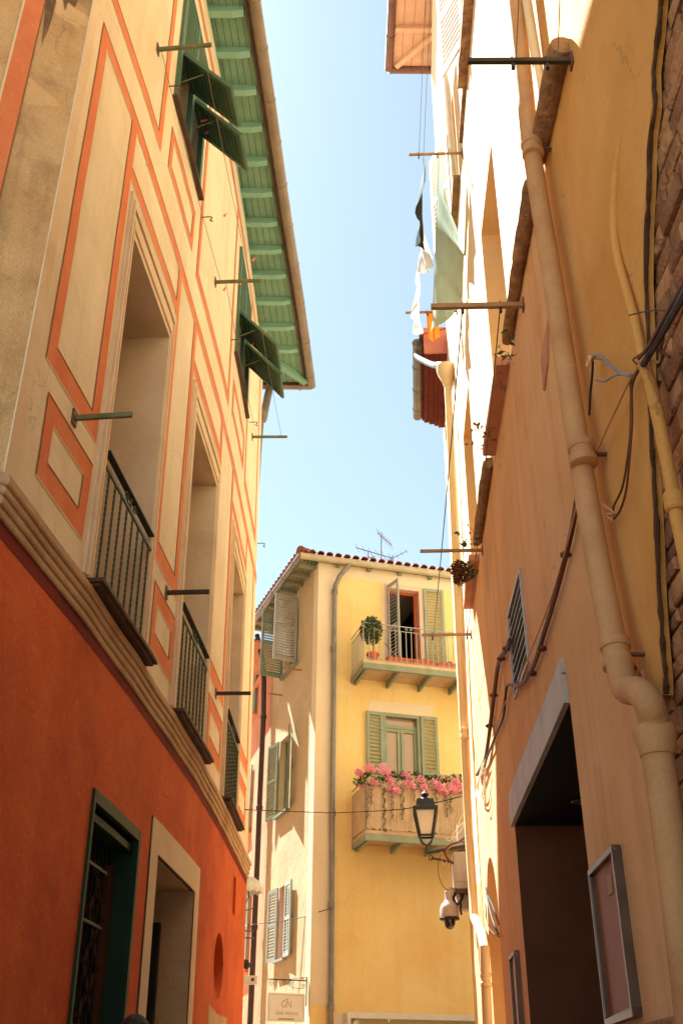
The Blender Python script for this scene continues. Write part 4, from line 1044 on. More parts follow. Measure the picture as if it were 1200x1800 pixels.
for k, (pts, lb) in enumerate([([(852, 1335), (846, 1360), (838, 1378), (836, 1395), (846, 1408), (851, 1392), (853, 1350)], 'outer'), ([(850, 1340), (843, 1362), (837, 1385), (842, 1400), (849, 1385), (851, 1350)], 'middle'), ([(848, 1342), (842, 1366), (840, 1390), (847, 1396), (850, 1370)], 'inner'), ([(846, 1395), (848, 1412), (851, 1422), (853, 1405), (852, 1385)], 'lowest')]):
    cable('cable', M['cable_white'], WR, pts, 0.06, 0.008, 'white cable coil below the brown bundles on the sunlit strip, %s loop' % lb, 'white cable coils on the sunlit strip')
cable('cable', M['cable_black'], WR, [(853, 1560), (858, 1590), (866, 1620), (875, 1642)], 0.03, 0.012, 'dark cable crossing the arched recess diagonally')
cable('cable', M['cable_black'], WR, [(857, 1575), (868, 1600), (876, 1625)], 0.03, 0.008, 'thin dark cable above the other one in the arched recess')
cable('cable', M['cable_black'], WR, [(853, 1590), (856, 1625), (866, 1640), (877, 1647)], 0.03, 0.007, 'thin cable drooping lowest across the arched recess')
cable('cable', M['cable_tan'], WR, [(1128, 1180), (1135, 1220), (1142, 1250)], 0.02, 0.008, 'short tan cable behind the elbow of the thick pipe')
# ------------------------------------------------------------------ notice frames
def noticeboard(s0, s1, z0, z1, label, mat_in):
    t = thing('display_frame', label, 'notice frame', tuple(WR.P((s0 + s1) / 2, 0, z0)))
    w = MB(); f = 0.035; d = 0.05
    for a in (rc(s0, s1, z0, z0 + f), rc(s0, s1, z1 - f, z1), rc(s0, s0 + f, z0 + f, z1 - f), rc(s1 - f, s1, z0 + f, z1 - f)):
        w.prism(a, 0.0, d)
    w.build('frame', M['steel'], t, WR, bevel=0.008)
    w = MB(); w.box(s0 + f, s1 - f, 0.002, 0.02, z0 + f, z1 - f); w.build('back_panel', mat_in, t, WR)
    return t
t = noticeboard(3.30, 3.97, 1.97, 2.76, 'steel framed glazed notice case on the pink wall right of the dark entrance', M['panel_reflection'])
w = MB(); a, b = WR.uv(1070, 1525, .03), WR.uv(1082, 1548, .03)
w.box(3.50, 3.60, 0.02, 0.026, 2.56, 2.66); w.build('paper_label', M['bar_tan'], t, WR)
t = noticeboard(7.92, 8.42, 1.95, 2.83, 'narrow glazed notice frame on the pink wall left of the dark entrance', M['sign_panel'])
# rough stone plinth low on the right wall
w = MB(); w.box(2.3, 4.1, 0.0, 0.05, GZ, 1.93); w.build('plinth', M['rough_stone'], RH, WR, jit=0.012, bevel=0.01)
# ------------------------------------------------------------------ clothes poles
def pole(wall, att, tip_px, label, m_, w_=0.035, h_=0.045, hooks=(), off=0.0, down=0.0):
    s, z = wall.uv(*att)
    lo, hi = 0.05, 2.5
    tx = tip_px
    def prx(d):
        q = wall.P(s, d, z + 0) - CAM; return 600 + FPX * q.dot(R_) / q.dot(F_)
    for _ in range(40):
        mid = (lo + hi) / 2
        if (prx(mid) < tx) == (wall is WL): lo = mid
        else: hi = mid
    a, b = wall.P(s, -0.05, z), wall.P(s, lo, z + down)
    t = thing('clothes_pole', label, 'clothes pole', tuple(a), 'bars for clothes lines fixed to the house fronts')
    w = MB(); w.beam(a, b, w_, h_); w.build('bar', m_, t, bevel=0.003)
    nn = (b - a).normalized(); w = MB(); w.beam(a + nn * .045, a + nn * .062, .075, .11); w.build('wall_plate', M['rust'], t, bevel=0.003)
    for hk in hooks:
        q = a + (b - a) * hk; w = MB()
        w.tube([q + Vector((0, 0.004, 0.05)), q + Vector((0, 0.012, -0.02)), q + Vector((0, 0, -0.06)), q + Vector((0, -0.012, -0.03))], 0.006, 6)
        w.box(q.x - 0.010, q.x + 0.010, q.y - 0.012, q.y + 0.012, q.z - 0.075, q.z - 0.03)
        w.build('pulley', M['rail_dark'], t)
    return a, b
PL = {}
PL['rA'] = pole(WR, (1005, 107), 821, 'dark iron bar fixed at the rough stone ledge in the top right corner', M['bar_dark'], hooks=(0.3, 0.6), w_=.03, h_=.035)
PL['rB'] = pole(WR, (812, 269), 718, 'thin tan bar high on the lit wall, above the black garment', M['bar_tan'], hooks=(0.5, 0.83), w_=.028, h_=.03)
PL['rC'] = pole(WR, (920, 536), 757, 'long brown bar across the foot of the green sheet, fixed to the pink wall', M['bar_tan'], hooks=(0.3, 0.68), w_=.035, h_=.045)
PL['rD0'] = pole(WR, (803, 547), 712, 'pale bar holding the far end of the laundry line, behind the green sheet', M['wood'], hooks=(0.6,), w_=.028, h_=.03)
PL['rD'] = pole(WR, (848, 967), 738, 'tan bar above the dried brown plant, reaching over the tiled roof edge', M['bar_tan'], hooks=(), w_=.03, h_=.035)
PL['rE'] = pole(WR, (828, 1115), 741, 'tan bar seen against the upper balcony of the yellow house', M['bar_tan'], hooks=(0.15, 0.8), w_=.03, h_=.035)
PL['lA'] = pole(WL, (277, 87), 372, 'olive bar beside the nearer pair of open green flaps under the eaves', M['bar_olive'], hooks=(), w_=.03, h_=.035)
PL['lB'] = pole(WL, (130, 735), 233, 'olive bar in front of the nearest tall window on the left', M['bar_olive'], hooks=(), w_=.025, h_=.035)
PL['lC'] = pole(WL, (378, 496), 458, 'olive bar with orange pegs beside the farther pair of open green flaps', M['bar_olive'], hooks=(), w_=.03, h_=.035)
PL['lD'] = pole(WL, (443, 768), 505, 'olive bar standing out against the sky below the end of the green eaves', M['bar_olive'], hooks=(), w_=.03, h_=.035)
PL['lE'] = pole(WL, (292, 1042), 368, 'dark bar across the middle tall window on the left', M['bar_dark'], hooks=(), w_=.03, h_=.035)
PL['lF'] = pole(WL, (379, 1219), 441, 'dark bar across the farthest tall window on the left', M['bar_dark'], hooks=(), w_=.03, h_=.035)
def line_between(a, b, fa, fb, label, r=0.0035, sag=0.06, grp='clothes lines strung between the bars'):
    p = a[0] + (a[1] - a[0]) * fa; q = b[0] + (b[1] - b[0]) * fb
    pts = [p + (q - p) * (i / 14) - Vector((0, 0, sag * 4 * (i / 14) * (1 - i / 14))) for i in range(15)]
    w = MB(); w.tube(pts, r, 5); w.build('clothes_line', M['line'], smooth=True, label=label, cat='clothes line', group=grp); return pts
line_between(PL['rC'], PL['rE'], 0.30, 0.14, 'nearer clothes line from the long brown bar down to the bar by the yellow balcony', 0.006)
line_between(PL['rC'], PL['rE'], 0.68, 0.78, 'farther clothes line from the long brown bar down to the bar by the yellow balcony', 0.006)
la = line_between(PL['rB'], PL['rD0'], 0.47, 0.50, 'laundry line carrying the green sheet', 0.004, 0.0)
lb = line_between(PL['rB'], PL['rD0'], 0.74, 0.78, 'laundry line carrying the white and black clothes', 0.004, 0.0)
def upline(a, f, px, py, z, label):
    p = a[0] + (a[1] - a[0]) * f; q = atz(px, py, z); w = MB(); w.tube([p, q], 0.0035, 5)
    w.build('clothes_line', M['line'], smooth=True, label=label, cat='clothes line', group='clothes lines strung between the bars')
upline(PL['rA'], 0.57, 912, -20, 7.4, 'clothes line leaving the top of the picture from the middle of the dark iron bar')
upline(PL['rA'], 0.2, 984, -20, 7.4, 'clothes line leaving the top of the picture near the stone ledge')
upline(PL['rB'], 0.82, 748, -20, 13.3, 'left of two fine lines rising past the timber eaves')
upline(PL['rB'], 0.74, 757, -20, 13.3, 'right of two fine lines rising past the timber eaves')
line_between(PL['lA'], PL['lC'], 0.15, 0.2, 'left clothes line running under the open flaps on the left house', 0.003, 0.05)
line_between(PL['lA'], PL['lC'], 0.85, 0.8, 'right clothes line running under the open flaps on the left house', 0.003, 0.05)
line_between(PL['lC'], PL['lD'], 0.3, 0.2, 'clothes line from the pegged bar to the bar against the sky, near the wall', 0.003, 0.04)
line_between(PL['lC'], PL['lD'], 0.85, 0.85, 'clothes line from the pegged bar to the bar against the sky, away from the wall', 0.003, 0.04)
# wire hooks on the left wall
def hook(px, py, label, wall=WL):
    s, z = wall.uv(px, py); w = MB()
    w.tube(smoothpath([wall.P(s, 0, z), wall.P(s, 0.10, z), wall.P(s, 0.12, z - 0.02), wall.P(s, 0.10, z - 0.05), wall.P(s, 0.13, z - 0.07)], 4), 0.007, 6)
    w.build('wall_hook', M['rust'], smooth=True, label=label, cat='hook', group='iron hooks in the beige wall')
hook(296, 152, 'small iron hook left of the nearer top window')
hook(354, 382, 'small iron hook between the two top windows')
hook(406, 597, 'small iron hook left of the farther top window')
hook(438, 742, 'small iron hook below the farther top window sill')
hook(452, 955, 'small iron hook on the far edge of the beige wall against the sky')
# pegs
def peg(c, m_, label, ax=(0.2, 0.3, 1), L=0.075):
    c = Vector(c); ax = Vector(ax).normalized(); w = MB(); sd = ax.cross(Vector((0, 1, 0))).normalized() * 0.006
    w.beam(c - ax * L / 2 - sd, c + ax * L / 2 - sd * 0.3, 0.008, 0.012); w.beam(c - ax * L / 2 + sd * 2.2, c + ax * L / 2 + sd * 0.3, 0.008, 0.012)
    w.build('clothes_peg', m_, label=label, cat='clothes peg', group='clothes pegs')
peg(aty(359, 212, 7.3), M['peg_pink'], 'pink peg hanging before the nearer open flap, upper one', (1, 0, .4))
peg(aty(364, 233, 7.4), M['peg_pink'], 'pink peg hanging before the nearer open flap, lower one')
peg(aty(406, 272, 7.8), M['peg_pink'], 'pink peg at the lower corner of the nearer open flap')
peg(aty(423, 498, 9.0), M['peg_orange'], 'orange peg clipped on the olive bar')
peg(aty(456, 494, 9.0), M['wood'], 'wooden peg at the tip of the olive bar')
peg(aty(395, 508, 9.0), M['peg_pink'], 'red peg hanging left of the olive bar')
peg(aty(446, 456, 9.4), M['peg_pink'], 'pink peg against the green soffit')
peg(aty(466, 585, 11.0), M['peg_orange'], 'orange peg before the farther open flap, right one', L=.12)
peg(aty(446, 604, 11.0), M['peg_orange'], 'orange peg before the farther open flap, left one')
peg(aty(396, 378, 8.5), M['peg_pink'], 'small red peg on the line between the top windows')
# ------------------------------------------------------------------ laundry
def cloth(name, line, f0, f1, drops, label, m_, amp=0.05, seed=0, folds=5, thick=0.004, cat='laundry', nu=40, nv=26, sway=0.0, hem=0.03):
    """cloth hung over a line between fractions f0..f1; drops = list of (u, length) giving the hem"""
    def lp(t):
        t = min(0.9999, max(0, t)) * (len(line) - 1); i = int(t); return line[i] + (line[i + 1] - line[i]) * (t - i)
    def drop(u):
        for (a, la_), (b, lb_) in zip(drops, drops[1:]):
            if a <= u <= b: return la_ + (lb_ - la_) * (u - a) / (b - a)
        return drops[-1][1]
    vv = []
    for i in range(nu + 1):
        u = i / nu; p = lp(f0 + (f1 - f0) * u); L0 = drop(u)
        for j in range(nv + 1):
            v = j / nv; k = v ** 0.8
            x = amp * k * (math.sin(u * folds * 6.28 + seed + v * 1.3) + 0.45 * math.sin(u * folds * 14.1 + seed * 2 + v * 3)) + sway * v ** 1.2 * math.sin(math.pi * min(1, u * 1.06)) ** 0.9
            y = 0.35 * amp * k * math.sin(u * folds * 6.28 + 1.2 + seed)
            vv.append(p + Vector((x, y, -v * L0 + hem * k * math.sin(u * 17 + seed) * (1 if v > .8 else 0))))
    w = MB(); q = nv + 1
    w.add(vv, [(i * q + j, (i + 1) * q + j, (i + 1) * q + j + 1, i * q + j + 1) for i in range(nu) for j in range(nv)])
    o = w.build(name, m_, loc=tuple(lp(f0)), smooth=True, label=label, cat=cat, norm=False)
    return o
cloth('bed_sheet', la, 0.03, 0.99, [(0, 0.75), (0.12, 1.05), (0.4, 1.12), (0.55, 1.0), (0.7, 0.62), (1, 0.45)], 'large sage green sheet hanging on the line over the alley', M['sheet'], 0.05, 0.4, 2.4, sway=0.50)
cloth('black_shirt', lb, 0.02, 0.34, [(0, 0.45), (0.3, 0.85), (0.7, 1.0), (1, 0.7)], 'small black garment hanging at the near end of the laundry line', M['cloth_black'], 0.045, 1.0, 1.8, nu=20, sway=-0.10)
cloth('white_shirt', lb, 0.30, 0.60, [(0, 0.65), (0.4, 0.8), (0.75, 0.6), (1, 0.35)], 'white shirt hanging next to the black garment', M['cloth_white'], 0.045, 2.0, 2.2, nu=26, sway=0.12)
cloth('white_shirt', lb, 0.62, 0.97, [(0, 0.4), (0.4, 0.75), (0.8, 0.7), (1, 0.5)], 'white shirt at the far end of the laundry line, left of the green sheet foot', M['cloth_white'], 0.05, 3.0, 2.6, nu=26, sway=-0.08)
cl_ = [PL['rD0'][0] + (PL['rD0'][1] - PL['rD0'][0]) * f for f in (0.42, 0.62)]
oline = [cl_[0] + (cl_[1] - cl_[0]) * (i / 14) for i in range(15)]
cloth('orange_towel', oline, 0.0, 1.0, [(0, 0.50), (0.5, 0.58), (1, 0.42)], 'bright orange cloth hanging behind the foot of the green sheet', M['cloth_orange'], 0.02, 0.0, 2.0, nu=16)
# ------------------------------------------------------------------ plants on the right ledges
def sprig(base, dirs, leafn, size, ml, label, name='wall_plant', leafr=0.04, seed=3, stem=0.004, cat='plant'):
    t = thing(name, label, cat, tuple(base)); r = random.Random(seed)
    w = MB(); lf = MB()
    for d in dirs:
        d = Vector(d); pts = [base + d * (i / 5) + Vector((r.uniform(-1, 1), r.uniform(-1, 1), r.uniform(-1, 1))) * 0.012 * i for i in range(6)]
        w.tube(pts, [stem * (1 - 0.12 * i) for i in range(6)], 5)
        for i in range(leafn):
            p = pts[r.randint(2, 5)] + Vector((r.gauss(0, 1), r.gauss(0, 1), r.gauss(0, 1))) * leafr; leafq(lf, p, size * r.uniform(.6, 1.2), r)
    w.build('stem', M['dry'] if ml == 'dry' else M['foliage'], t); lf.build('foliage', M[ml], t, norm=False)
def on(px, py, off): return wallpath(WR, [(px, py)], off)[0]
b0 = on(898, 632, 0.12); tp = on(878, 602, 0.22)
sprig(b0, [tp - b0, (tp - b0) * 0.5 + Vector((0.02, 0.05, -0.02))], 7, 0.035, 'foliage', 'small green sprig growing above the near end of the pink sill', seed=4)
b0 = on(888, 690, 0.15); tp = on(872, 655, 0.2)
sprig(b0, [tp - b0, (tp - b0) * .7 + Vector((0, -.05, .02))], 5, 0.02, 'dry', 'thin dry twigs on the pink sill below the green sprig', seed=5, leafr=.02)
b0 = on(872, 752, 0.16); tp = on(832, 757, 0.32)
sprig(b0, [tp - b0, (tp - b0) * 0.8 + Vector((0, 0.05, -0.08)), (tp - b0) * .5 + Vector((0, .1, -.05))], 9, 0.03, 'dry', 'dry brown twig with leaves reaching out from the far end of the pink sill', seed=6, leafr=.03)
b0 = on(838, 958, 0.12); tp = on(815, 948, 0.3)
sprig(b0, [tp - b0, (tp - b0) * .6 + Vector((0, -.15, .12)), (tp - b0) * .8 + Vector((0, .1, .08))], 6, 0.04, 'foliage', 'wispy green plant where the tan bar meets the wall', seed=7, leafr=.03)
t = thing('dried_plant', 'clump of dried brown flower heads hanging by the window sill above the downpipe', 'plant', tuple(on(822, 1000, 0.2)))
w = MB(); leaves(w, on(806, 1002, 0.32), 0.11, 260, 0.028, 0, 1, 8); leaves(w, on(808, 1016, 0.30), 0.09, 160, 0.026, 0, 1, 9); w.build('flower_heads', M['dry'], t, norm=False)
w = MB(); leaves(w, on(824, 1004, 0.2), 0.10, 70, 0.03, 0, 1.2, 10); w.build('foliage', M['foliage'], t, norm=False)
w = MB(); 
for k in range(5): w.tube([on(834, 1006, .1), on(822, 1000 + k * 3, .22), on(808, 998 + k * 5, 0.3)], 0.004, 5)
w.build('stem', M['dry'], t)
# ================================================================== YELLOW CORNER HOUSE
YH = thing('yellow_corner_house', 'yellow house at the end of the alley with two balconies and a tiled roof', 'building', (2.0, 23.0, GZ))
ZE = 12.02
SCF = WC.S[1]
# upper french door and lower window, measured on the facade
UD = WY.rect((684, 1032), (737, 1043), (684, 1158), (737, 1160))
UD = (UD[0], UD[1], 9.42, UD[3])
LW = WY.rect((674, 1256), (738, 1262), (674, 1385), (738, 1385)); LW = (LW[0], LW[1], 6.35, LW[3])
CT = (1.35, 2.35, 10.15, 11.70)
CM = WC.rect((492, 1306), (509, 1288), (489, 1436), (509, 1420))
CL = WC.rect((491, 1563), (504, 1552), (488, 1692), (503, 1680))
AW = WY.uv(608, 1778)
w = MB()
w.holed(rc(0, 9, 0, ZE), [rc(*UD), rc(*LW)])
w.build('front_wall', M['quoin'], YH, WY, norm=False)
w = MB()
s1_ = WY.uv(592, 1250)[0]
w.holed(rc(s1_, 8.9, 3.02, 11.72), [rc(UD[0] - 0.16, UD[1] + 0.14, UD[2] - .02, 11.71), rc(LW[0] - 0.10, LW[1] + 0.16, 6.3, LW[3] + 0.20)], 0.004)
w.add([(0.002, 0.004, 2.0), (s1_, 0.004, 2.0), (s1_, 0.004, 3.15), (0.002, 0.004, 3.15)], [(0, 1, 2, 3)])
w.build('yellow_field', M['yellow'], YH, WY, norm=False)
w = MB(); w.holed(rc(0, SCF, 0, ZE + .3), [rc(*CT), rc(*CM), rc(*CL)]); w.build('side_wall', M['peach'], YH, WC, norm=False)
w = MB(); w.add([(0.0, 0.003, 0), (0.28, 0.003, 0), (0.28, 0.003, ZE), (0.0, 0.003, ZE)], [(0, 1, 2, 3)]); w.build('corner_band', M['quoin'], YH, WC, norm=False)
w = MB()
a = WC.P(SCF, 0, 0); b = WY.P(9, 0, 0)
w.add([(a.x, a.y, 0), (a.x + 8, a.y + 2.4, 0), (a.x + 8, a.y + 2.4, ZE), (a.x, a.y, ZE), (b.x, b.y, 0), (b.x, b.y, ZE)], [(0, 1, 2, 3), (1, 4, 5, 2)])
w.build('rear_wall', M['peach'], YH, norm=False)
# roof: eaves line 12.15, tiles on top
OV = 0.20; OC = 0.48
def ecorner(oy, oc):
    ty, ny, tc_, nc = WY.t[0], WY.n[0], WC.t[0], WC.n[0]
    # solve p = YC + ny*oy + ty*a = YC + nc*oc + tc*b
    d = Vector((nc.x * oc - ny.x * oy, nc.y * oc - ny.y * oy))
    det = ty.x * -tc_.y + tc_.x * ty.y
    a = (d.x * -tc_.y + tc_.x * d.y) / det
    return Vector((YC.x + ny.x * oy + ty.x * a, YC.y + ny.y * oy + ty.y * a))
K = ecorner(OV, OC)
def yed(t, z, o=0): return Vector((K.x + WY.t[0].x * t - WY.n[0].x * o, K.y + WY.t[0].y * t - WY.n[0].y * o, z))
def ced(t, z, o=0): return Vector((K.x + WC.t[0].x * t - WC.n[0].x * o, K.y + WC.t[0].y * t - WC.n[0].y * o, z))
w = MB()
RT = K + (WY.t[0] + WC.t[0]).normalized() * 4
w.add([yed(0, ZE + .06), yed(10, ZE + .06), (RT.x + 6, RT.y + 3, ZE + 1.0), (RT.x, RT.y, ZE + 1.0)], [(0, 1, 2, 3)])
w.add([ced(0, ZE + .06), ced(4.3, ZE + .06), ced(4.3, ZE + 1.0, 3.5), (RT.x, RT.y, ZE + 1.0)], [(3, 2, 1, 0)])
rf = w.build('roof', M['tile'], YH, norm=False)
w = MB()
for k in range(34):
    for row in range(3):
        t = 0.06 + k * 0.20; o = 0.30 * row
        p0 = yed(t, ZE + 0.085 + row * 0.09, o - 0.05); p1 = yed(t, ZE + 0.085 + (row + 1) * 0.09 + 0.03, o + 0.32)
        ww = WY.t[0]; n = 8
        pr = [(math.cos(math.pi * q / n) * 0.085, math.sin(math.pi * q / n) * 0.075) for q in range(n + 1)]
        v = [(p.x + ww.x * x * (1 if p is p0 else .85), p.y + ww.y * x * (1 if p is p0 else .85), p.z + zz) for p in (p0, p1) for x, zz in pr] + [(p0.x + ww.x * x * .8, p0.y + ww.y * x * .8, p0.z + zz * .75) for x, zz in pr]
        w.add(v, [(i, i + 1, n + 2 + i, n + 1 + i) for i in range(n)] + [(i, 2 * n + 2 + i, 2 * n + 3 + i, i + 1) for i in range(n)])
for k in range(16):
    p0 = K.to_3d() + Vector((0, 0, ZE + 0.14 + k * 0.075)) + ((RT - K).normalized() * (k * 0.3)).to_3d(); p1 = p0 + ((RT - K).normalized() * 0.36).to_3d() + Vector((0, 0, .09))
    w.tube([p0, p1], [0.10, 0.085], 10)
for k in range(20):
    p0 = ced(0.1 + k * 0.2, ZE + 0.085, -0.04); p1 = ced(0.1 + k * 0.2, ZE + 0.19, 0.35); w.tube([p0, p1], [0.085, 0.075], 8)
w.build('roof_tiles', M['tile'], rf, norm=False, smooth=True)
# soffit boards and rafters
w = MB()
w.add([yed(0, ZE), yed(10, ZE), yed(10, ZE, OV), (YC.x, YC.y, ZE)], [(0, 1, 2, 3)], 0)
nb = 5
for j in range(nb):
    w.add([ced(0.15, ZE - .001, OC * j / nb), ced(4.3, ZE - .001, OC * j / nb), ced(4.3, ZE - .001, OC * (j + 1) / nb - 0.012), ced(0.15 + .1 * j, ZE - .001, OC * (j + 1) / nb - 0.012)], [(0, 1, 2, 3)], 0)
w.add([ced(0, ZE + .004), ced(4.3, ZE + .004), ced(4.3, ZE + .004, OC + .3), ced(0, ZE + .004, OC + .3)], [(0, 1, 2, 3)], 1)
w.build('soffit', [M['soffit_g'], M['groove']], rf, norm=False)
for k in range(9):
    w = MB(); w.beam(ced(0.35 + k * 0.46, ZE - 0.05, 0.08), ced(0.35 + k * 0.46, ZE - 0.05, OC), 0.07, 0.09); w.build('rafter', M['soffit_g'], rf)
for k in range(11):
    w = MB(); w.beam(yed(0.9 + k * 0.72, ZE - 0.05, 0.10), yed(0.9 + k * 0.72, ZE - 0.05, OV), 0.08, 0.08); w.build('rafter', M['greengrey'], rf)
w = MB(); w.tube([yed(10, ZE + .01, 0.02), yed(0, ZE + .01, 0.02)], 0.075, 12); 
for k in range(12): w.tube([yed(.5 + k * .8, ZE + .01, 0.02), yed(.53 + k * .8, ZE + .01, 0.02)], 0.083, 12)
w.build('gutter', M['pipe_cream2'], rf, smooth=True)
w = MB(); w.tube([ced(0, ZE + .01, 0.02), ced(4.3, ZE + .01, 0.02)], 0.075, 12)
for k in range(6): w.tube([ced(.4 + k * .8, ZE + .01, 0.02), ced(.43 + k * .8, ZE + .01, 0.02)], 0.083, 12)
w.build('gutter', M['zinc'], rf, smooth=True)
# windows on the facade
def facade_opening(wall, o, dep, inner, parent, mat_rev=None, name='window'):
    s0, s1, z0, z1 = o; w = MB()
    w.add([(x, d, z) for d in (0, -dep) for x, z in rc(s0, s1, z0, z1)], [(0, 4, 5, 1), (1, 5, 6, 2), (2, 6, 7, 3), (3, 7, 4, 0), (4, 7, 6, 5)])
    return w.build(name, mat_rev or M['quoin'], parent, wall, norm=False)
# upper french door
s0, s1, z0, z1 = UD
w = MB(); w.add([(x, d, z) for d in (0, -0.22) for x, z in rc(*UD)], [(0, 4, 5, 1), (1, 5, 6, 2), (2, 6, 7, 3), (3, 7, 4, 0)])
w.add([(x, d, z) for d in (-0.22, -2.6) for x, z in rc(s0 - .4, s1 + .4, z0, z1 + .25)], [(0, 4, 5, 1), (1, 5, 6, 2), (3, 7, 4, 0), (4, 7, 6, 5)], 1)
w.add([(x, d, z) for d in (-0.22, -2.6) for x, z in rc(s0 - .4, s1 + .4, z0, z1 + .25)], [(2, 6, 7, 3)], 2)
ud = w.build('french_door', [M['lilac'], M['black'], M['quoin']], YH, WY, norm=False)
w = MB(); w.box(s0 - 0.09, s0, 0.006, 0.03, z0, z1 + 0.1); w.box(s1, s1 + 0.09, 0.006, 0.03, z0, z1 + 0.1); w.box(s0, s1, 0.006, 0.029, z1, z1 + 0.1)
w.build('door_surround', M['lilac'], ud, WY)
w = MB(); w.box(s0, s0 + 0.05, -0.2, -0.12, z0, z1); w.box(s1 - 0.07, s1, -0.2, -0.12, z0, z1); w.box(s0, s1, -0.2, -0.121, z1 - 0.06, z1)
w.build('door_frame', M['wood_red'], ud, WY)
leaf_at('shutter', M['greyshut'], ud, WY, s0 - 0.05, z0 + 0.05, 0.46, z1 - z0 - 0.02, 76, 0.05, n=26, hinge=1)
leaf_at('shutter', M['sage'], ud, WY, s1 + 0.10, z0 + 0.05, 0.46, z1 - z0 + 0.02, 176, 0.06, n=30, hinge=-1)
# lower window
s0, s1, z0, z1 = LW
lw = facade_opening(WY, LW, 0.14, None, YH, M['sage'])
w = MB(); w.box(s0 - 0.03, s0 + 0.05, -0.10, 0.02, z0, z1 + 0.03); w.box(s1 - 0.05, s1 + 0.03, -0.10, 0.02, z0, z1 + 0.03); w.box(s0 - .03, s1 + .03, -0.10, 0.022, z1 - 0.03, z1 + 0.04)
w.box(s0 + .05, s1 - .05, -0.12, -0.06, z1 - 0.26, z1 - 0.19)
c = (s0 + s1) / 2
for a, b in ((s0 + .05, s0 + .10), (c - .07, c - .01), (c + .01, c + .07), (s1 - .10, s1 - .05)): w.box(a, b, -0.12, -0.07, z0, z1 - 0.26)
w.box(s0 + .05, s1 - .05, -0.12, -0.075, z1 - 0.33, z1 - 0.26)
w.build('window_frame', M['sage'], lw, WY)
w = MB(); w.box(s0 + .05, s1 - .05, -0.13, -0.11, z0, z1 - .03); w.build('pane', M['pane_reflection'], lw, WY)
leaf_at('shutter', M['sage'], lw, WY, s0 - 0.02, z0 - 0.1, 0.36, z1 - z0 + 0.12, 176, 0.05, n=30, hinge=1)
leaf_at('shutter', M['sage'], lw, WY, s1 + 0.02, z0 - 0.1, 0.36, z1 - z0 + 0.12, 176, 0.05, n=30, hinge=-1)
# balconies
BP = 0.95
def at_off(px, py, off): return WY.uv(px, py, off)
def balcony(zt, s0, s1, mslab, mbr, brz=0.15, nbr=5):
    w = MB(); w.box(s0, s1, 0, BP, zt - 0.07, zt); 
    root = w.build('balcony', mslab, YH, WY, bevel=0.006)
    w = MB(); w.box(s0 + .0, s1, BP - 0.06, BP + 0.004, zt - 0.19, zt - 0.073); w.box(s0, s0 + 0.05, 0.0, BP - .06, zt - 0.17, zt - 0.073); w.build('edge_beam', mbr, root, WY)
    for k in range(nbr):
        s = s0 + 0.10 + (s1 - s0 - 0.2) * k / (nbr - 1); w = MB()
        w.add([(s - .025, 0, zt - .07), (s + .025, 0, zt - .07), (s - .025, BP - .08, zt - .07), (s + .025, BP - .08, zt - .07), (s - .025, 0, zt - .07 - brz), (s + .025, 0, zt - .07 - brz), (s - .025, BP - .08, zt - .16), (s + .025, BP - .08, zt - .16)],
              [(0, 1, 3, 2), (4, 6, 7, 5), (0, 2, 6, 4), (1, 5, 7, 3), (0, 4, 5, 1), (2, 3, 7, 6)])
        w.build('bracket', mbr, root, WY)
    return root
b1 = at_off(638, 1158, BP)
zt = b1[1]; sL = b1[0]; sR = sL + 3.0
bal = balcony(zt, sL, sR, M['slab'], M['greengrey'])
rtop = at_off(632, 1092, BP)[1]
def railing(parent, s0, s1, z0, z1, m_, step=0.115, deco=True):
    w = MB()
    w.tube([(s0, 0, z1), (s0, BP - .03, z1), (s1, BP - .03, z1)], 0.012, 6)
    w.tube([(s0, 0, z1 - .11), (s0, BP - .03, z1 - .11), (s1, BP - .03, z1 - .11)], 0.009, 6)
    w.tube([(s0, 0, z0 + .03), (s0, BP - .03, z0 + .03), (s1, BP - .03, z0 + .03)], 0.009, 6)
    k = 0; s = s0
    while s < s1:
        full = k % 6 == 0
        w.box(s - .007, s + .007, BP - .037, BP - .023, z0 + (-.12 if full and k else 0), z1 if full else z1 - .11); s += step; k += 1
    d = 0.05
    while d < BP - .05: w.box(s0 - .007, s0 + .007, d - .007, d + .007, z0, z1 - .11); d += step
    if deco:
        for c in (s0 + (s1 - s0) * .33,):
            for sg in (-1, 1):
                pts = [(c + sg * (.05 + .035 * (1 - t / 12) * math.cos(t * .7)), BP - .03, z1 - .055 + .035 * (1 - t / 12) * math.sin(t * .7)) for t in range(12)]
                w.tube(pts, .006, 5)
    return w.build('railing', m_, parent, WY)
railing(bal, sL + .02, sR, zt, rtop, M['greyshut'])
b2 = at_off(642, 1458, BP)
zt2 = b2[1]; sL2 = b2[0]; sR2 = sL2 + 3.0
bal2 = balcony(zt2, sL2, sR2, M['slab'], M['sage'])
rt2 = at_off(640, 1368, BP)[1]
railing(bal2, sL2 + .02, sR2, zt2, rt2, M['sage'], deco=False)
w = MB(); s = sL2 + .03; k = 0
while s < sR2:
    ww = rnd.uniform(.018, .03); w.box(s, s + ww, BP - .012 + rnd.uniform(-.004, .004), BP + .004, zt2 + .02 + rnd.uniform(-.03, .02), rt2 - .12 + rnd.uniform(-.03, .03)); s += ww + rnd.uniform(0.001, .008)
d = 0.02
while d < BP - .04:
    ww = rnd.uniform(.018, .03); w.box(sL2 - .004, sL2 + .010, d, d + ww, zt2 + .02, rt2 - .12 + rnd.uniform(-.03, .03)); d += ww + .004
w.build('cane_screen', M['cane'], bal2, WY)
w = MB()
for k in range(3):
    z = rt2 + 0.05 + k * 0.05; pts = [(sL2 + .3 + t * .25, BP - .25, z - 0.02 * math.sin(t * .8)) for t in range(11)]; w.tube(pts, .004, 4)
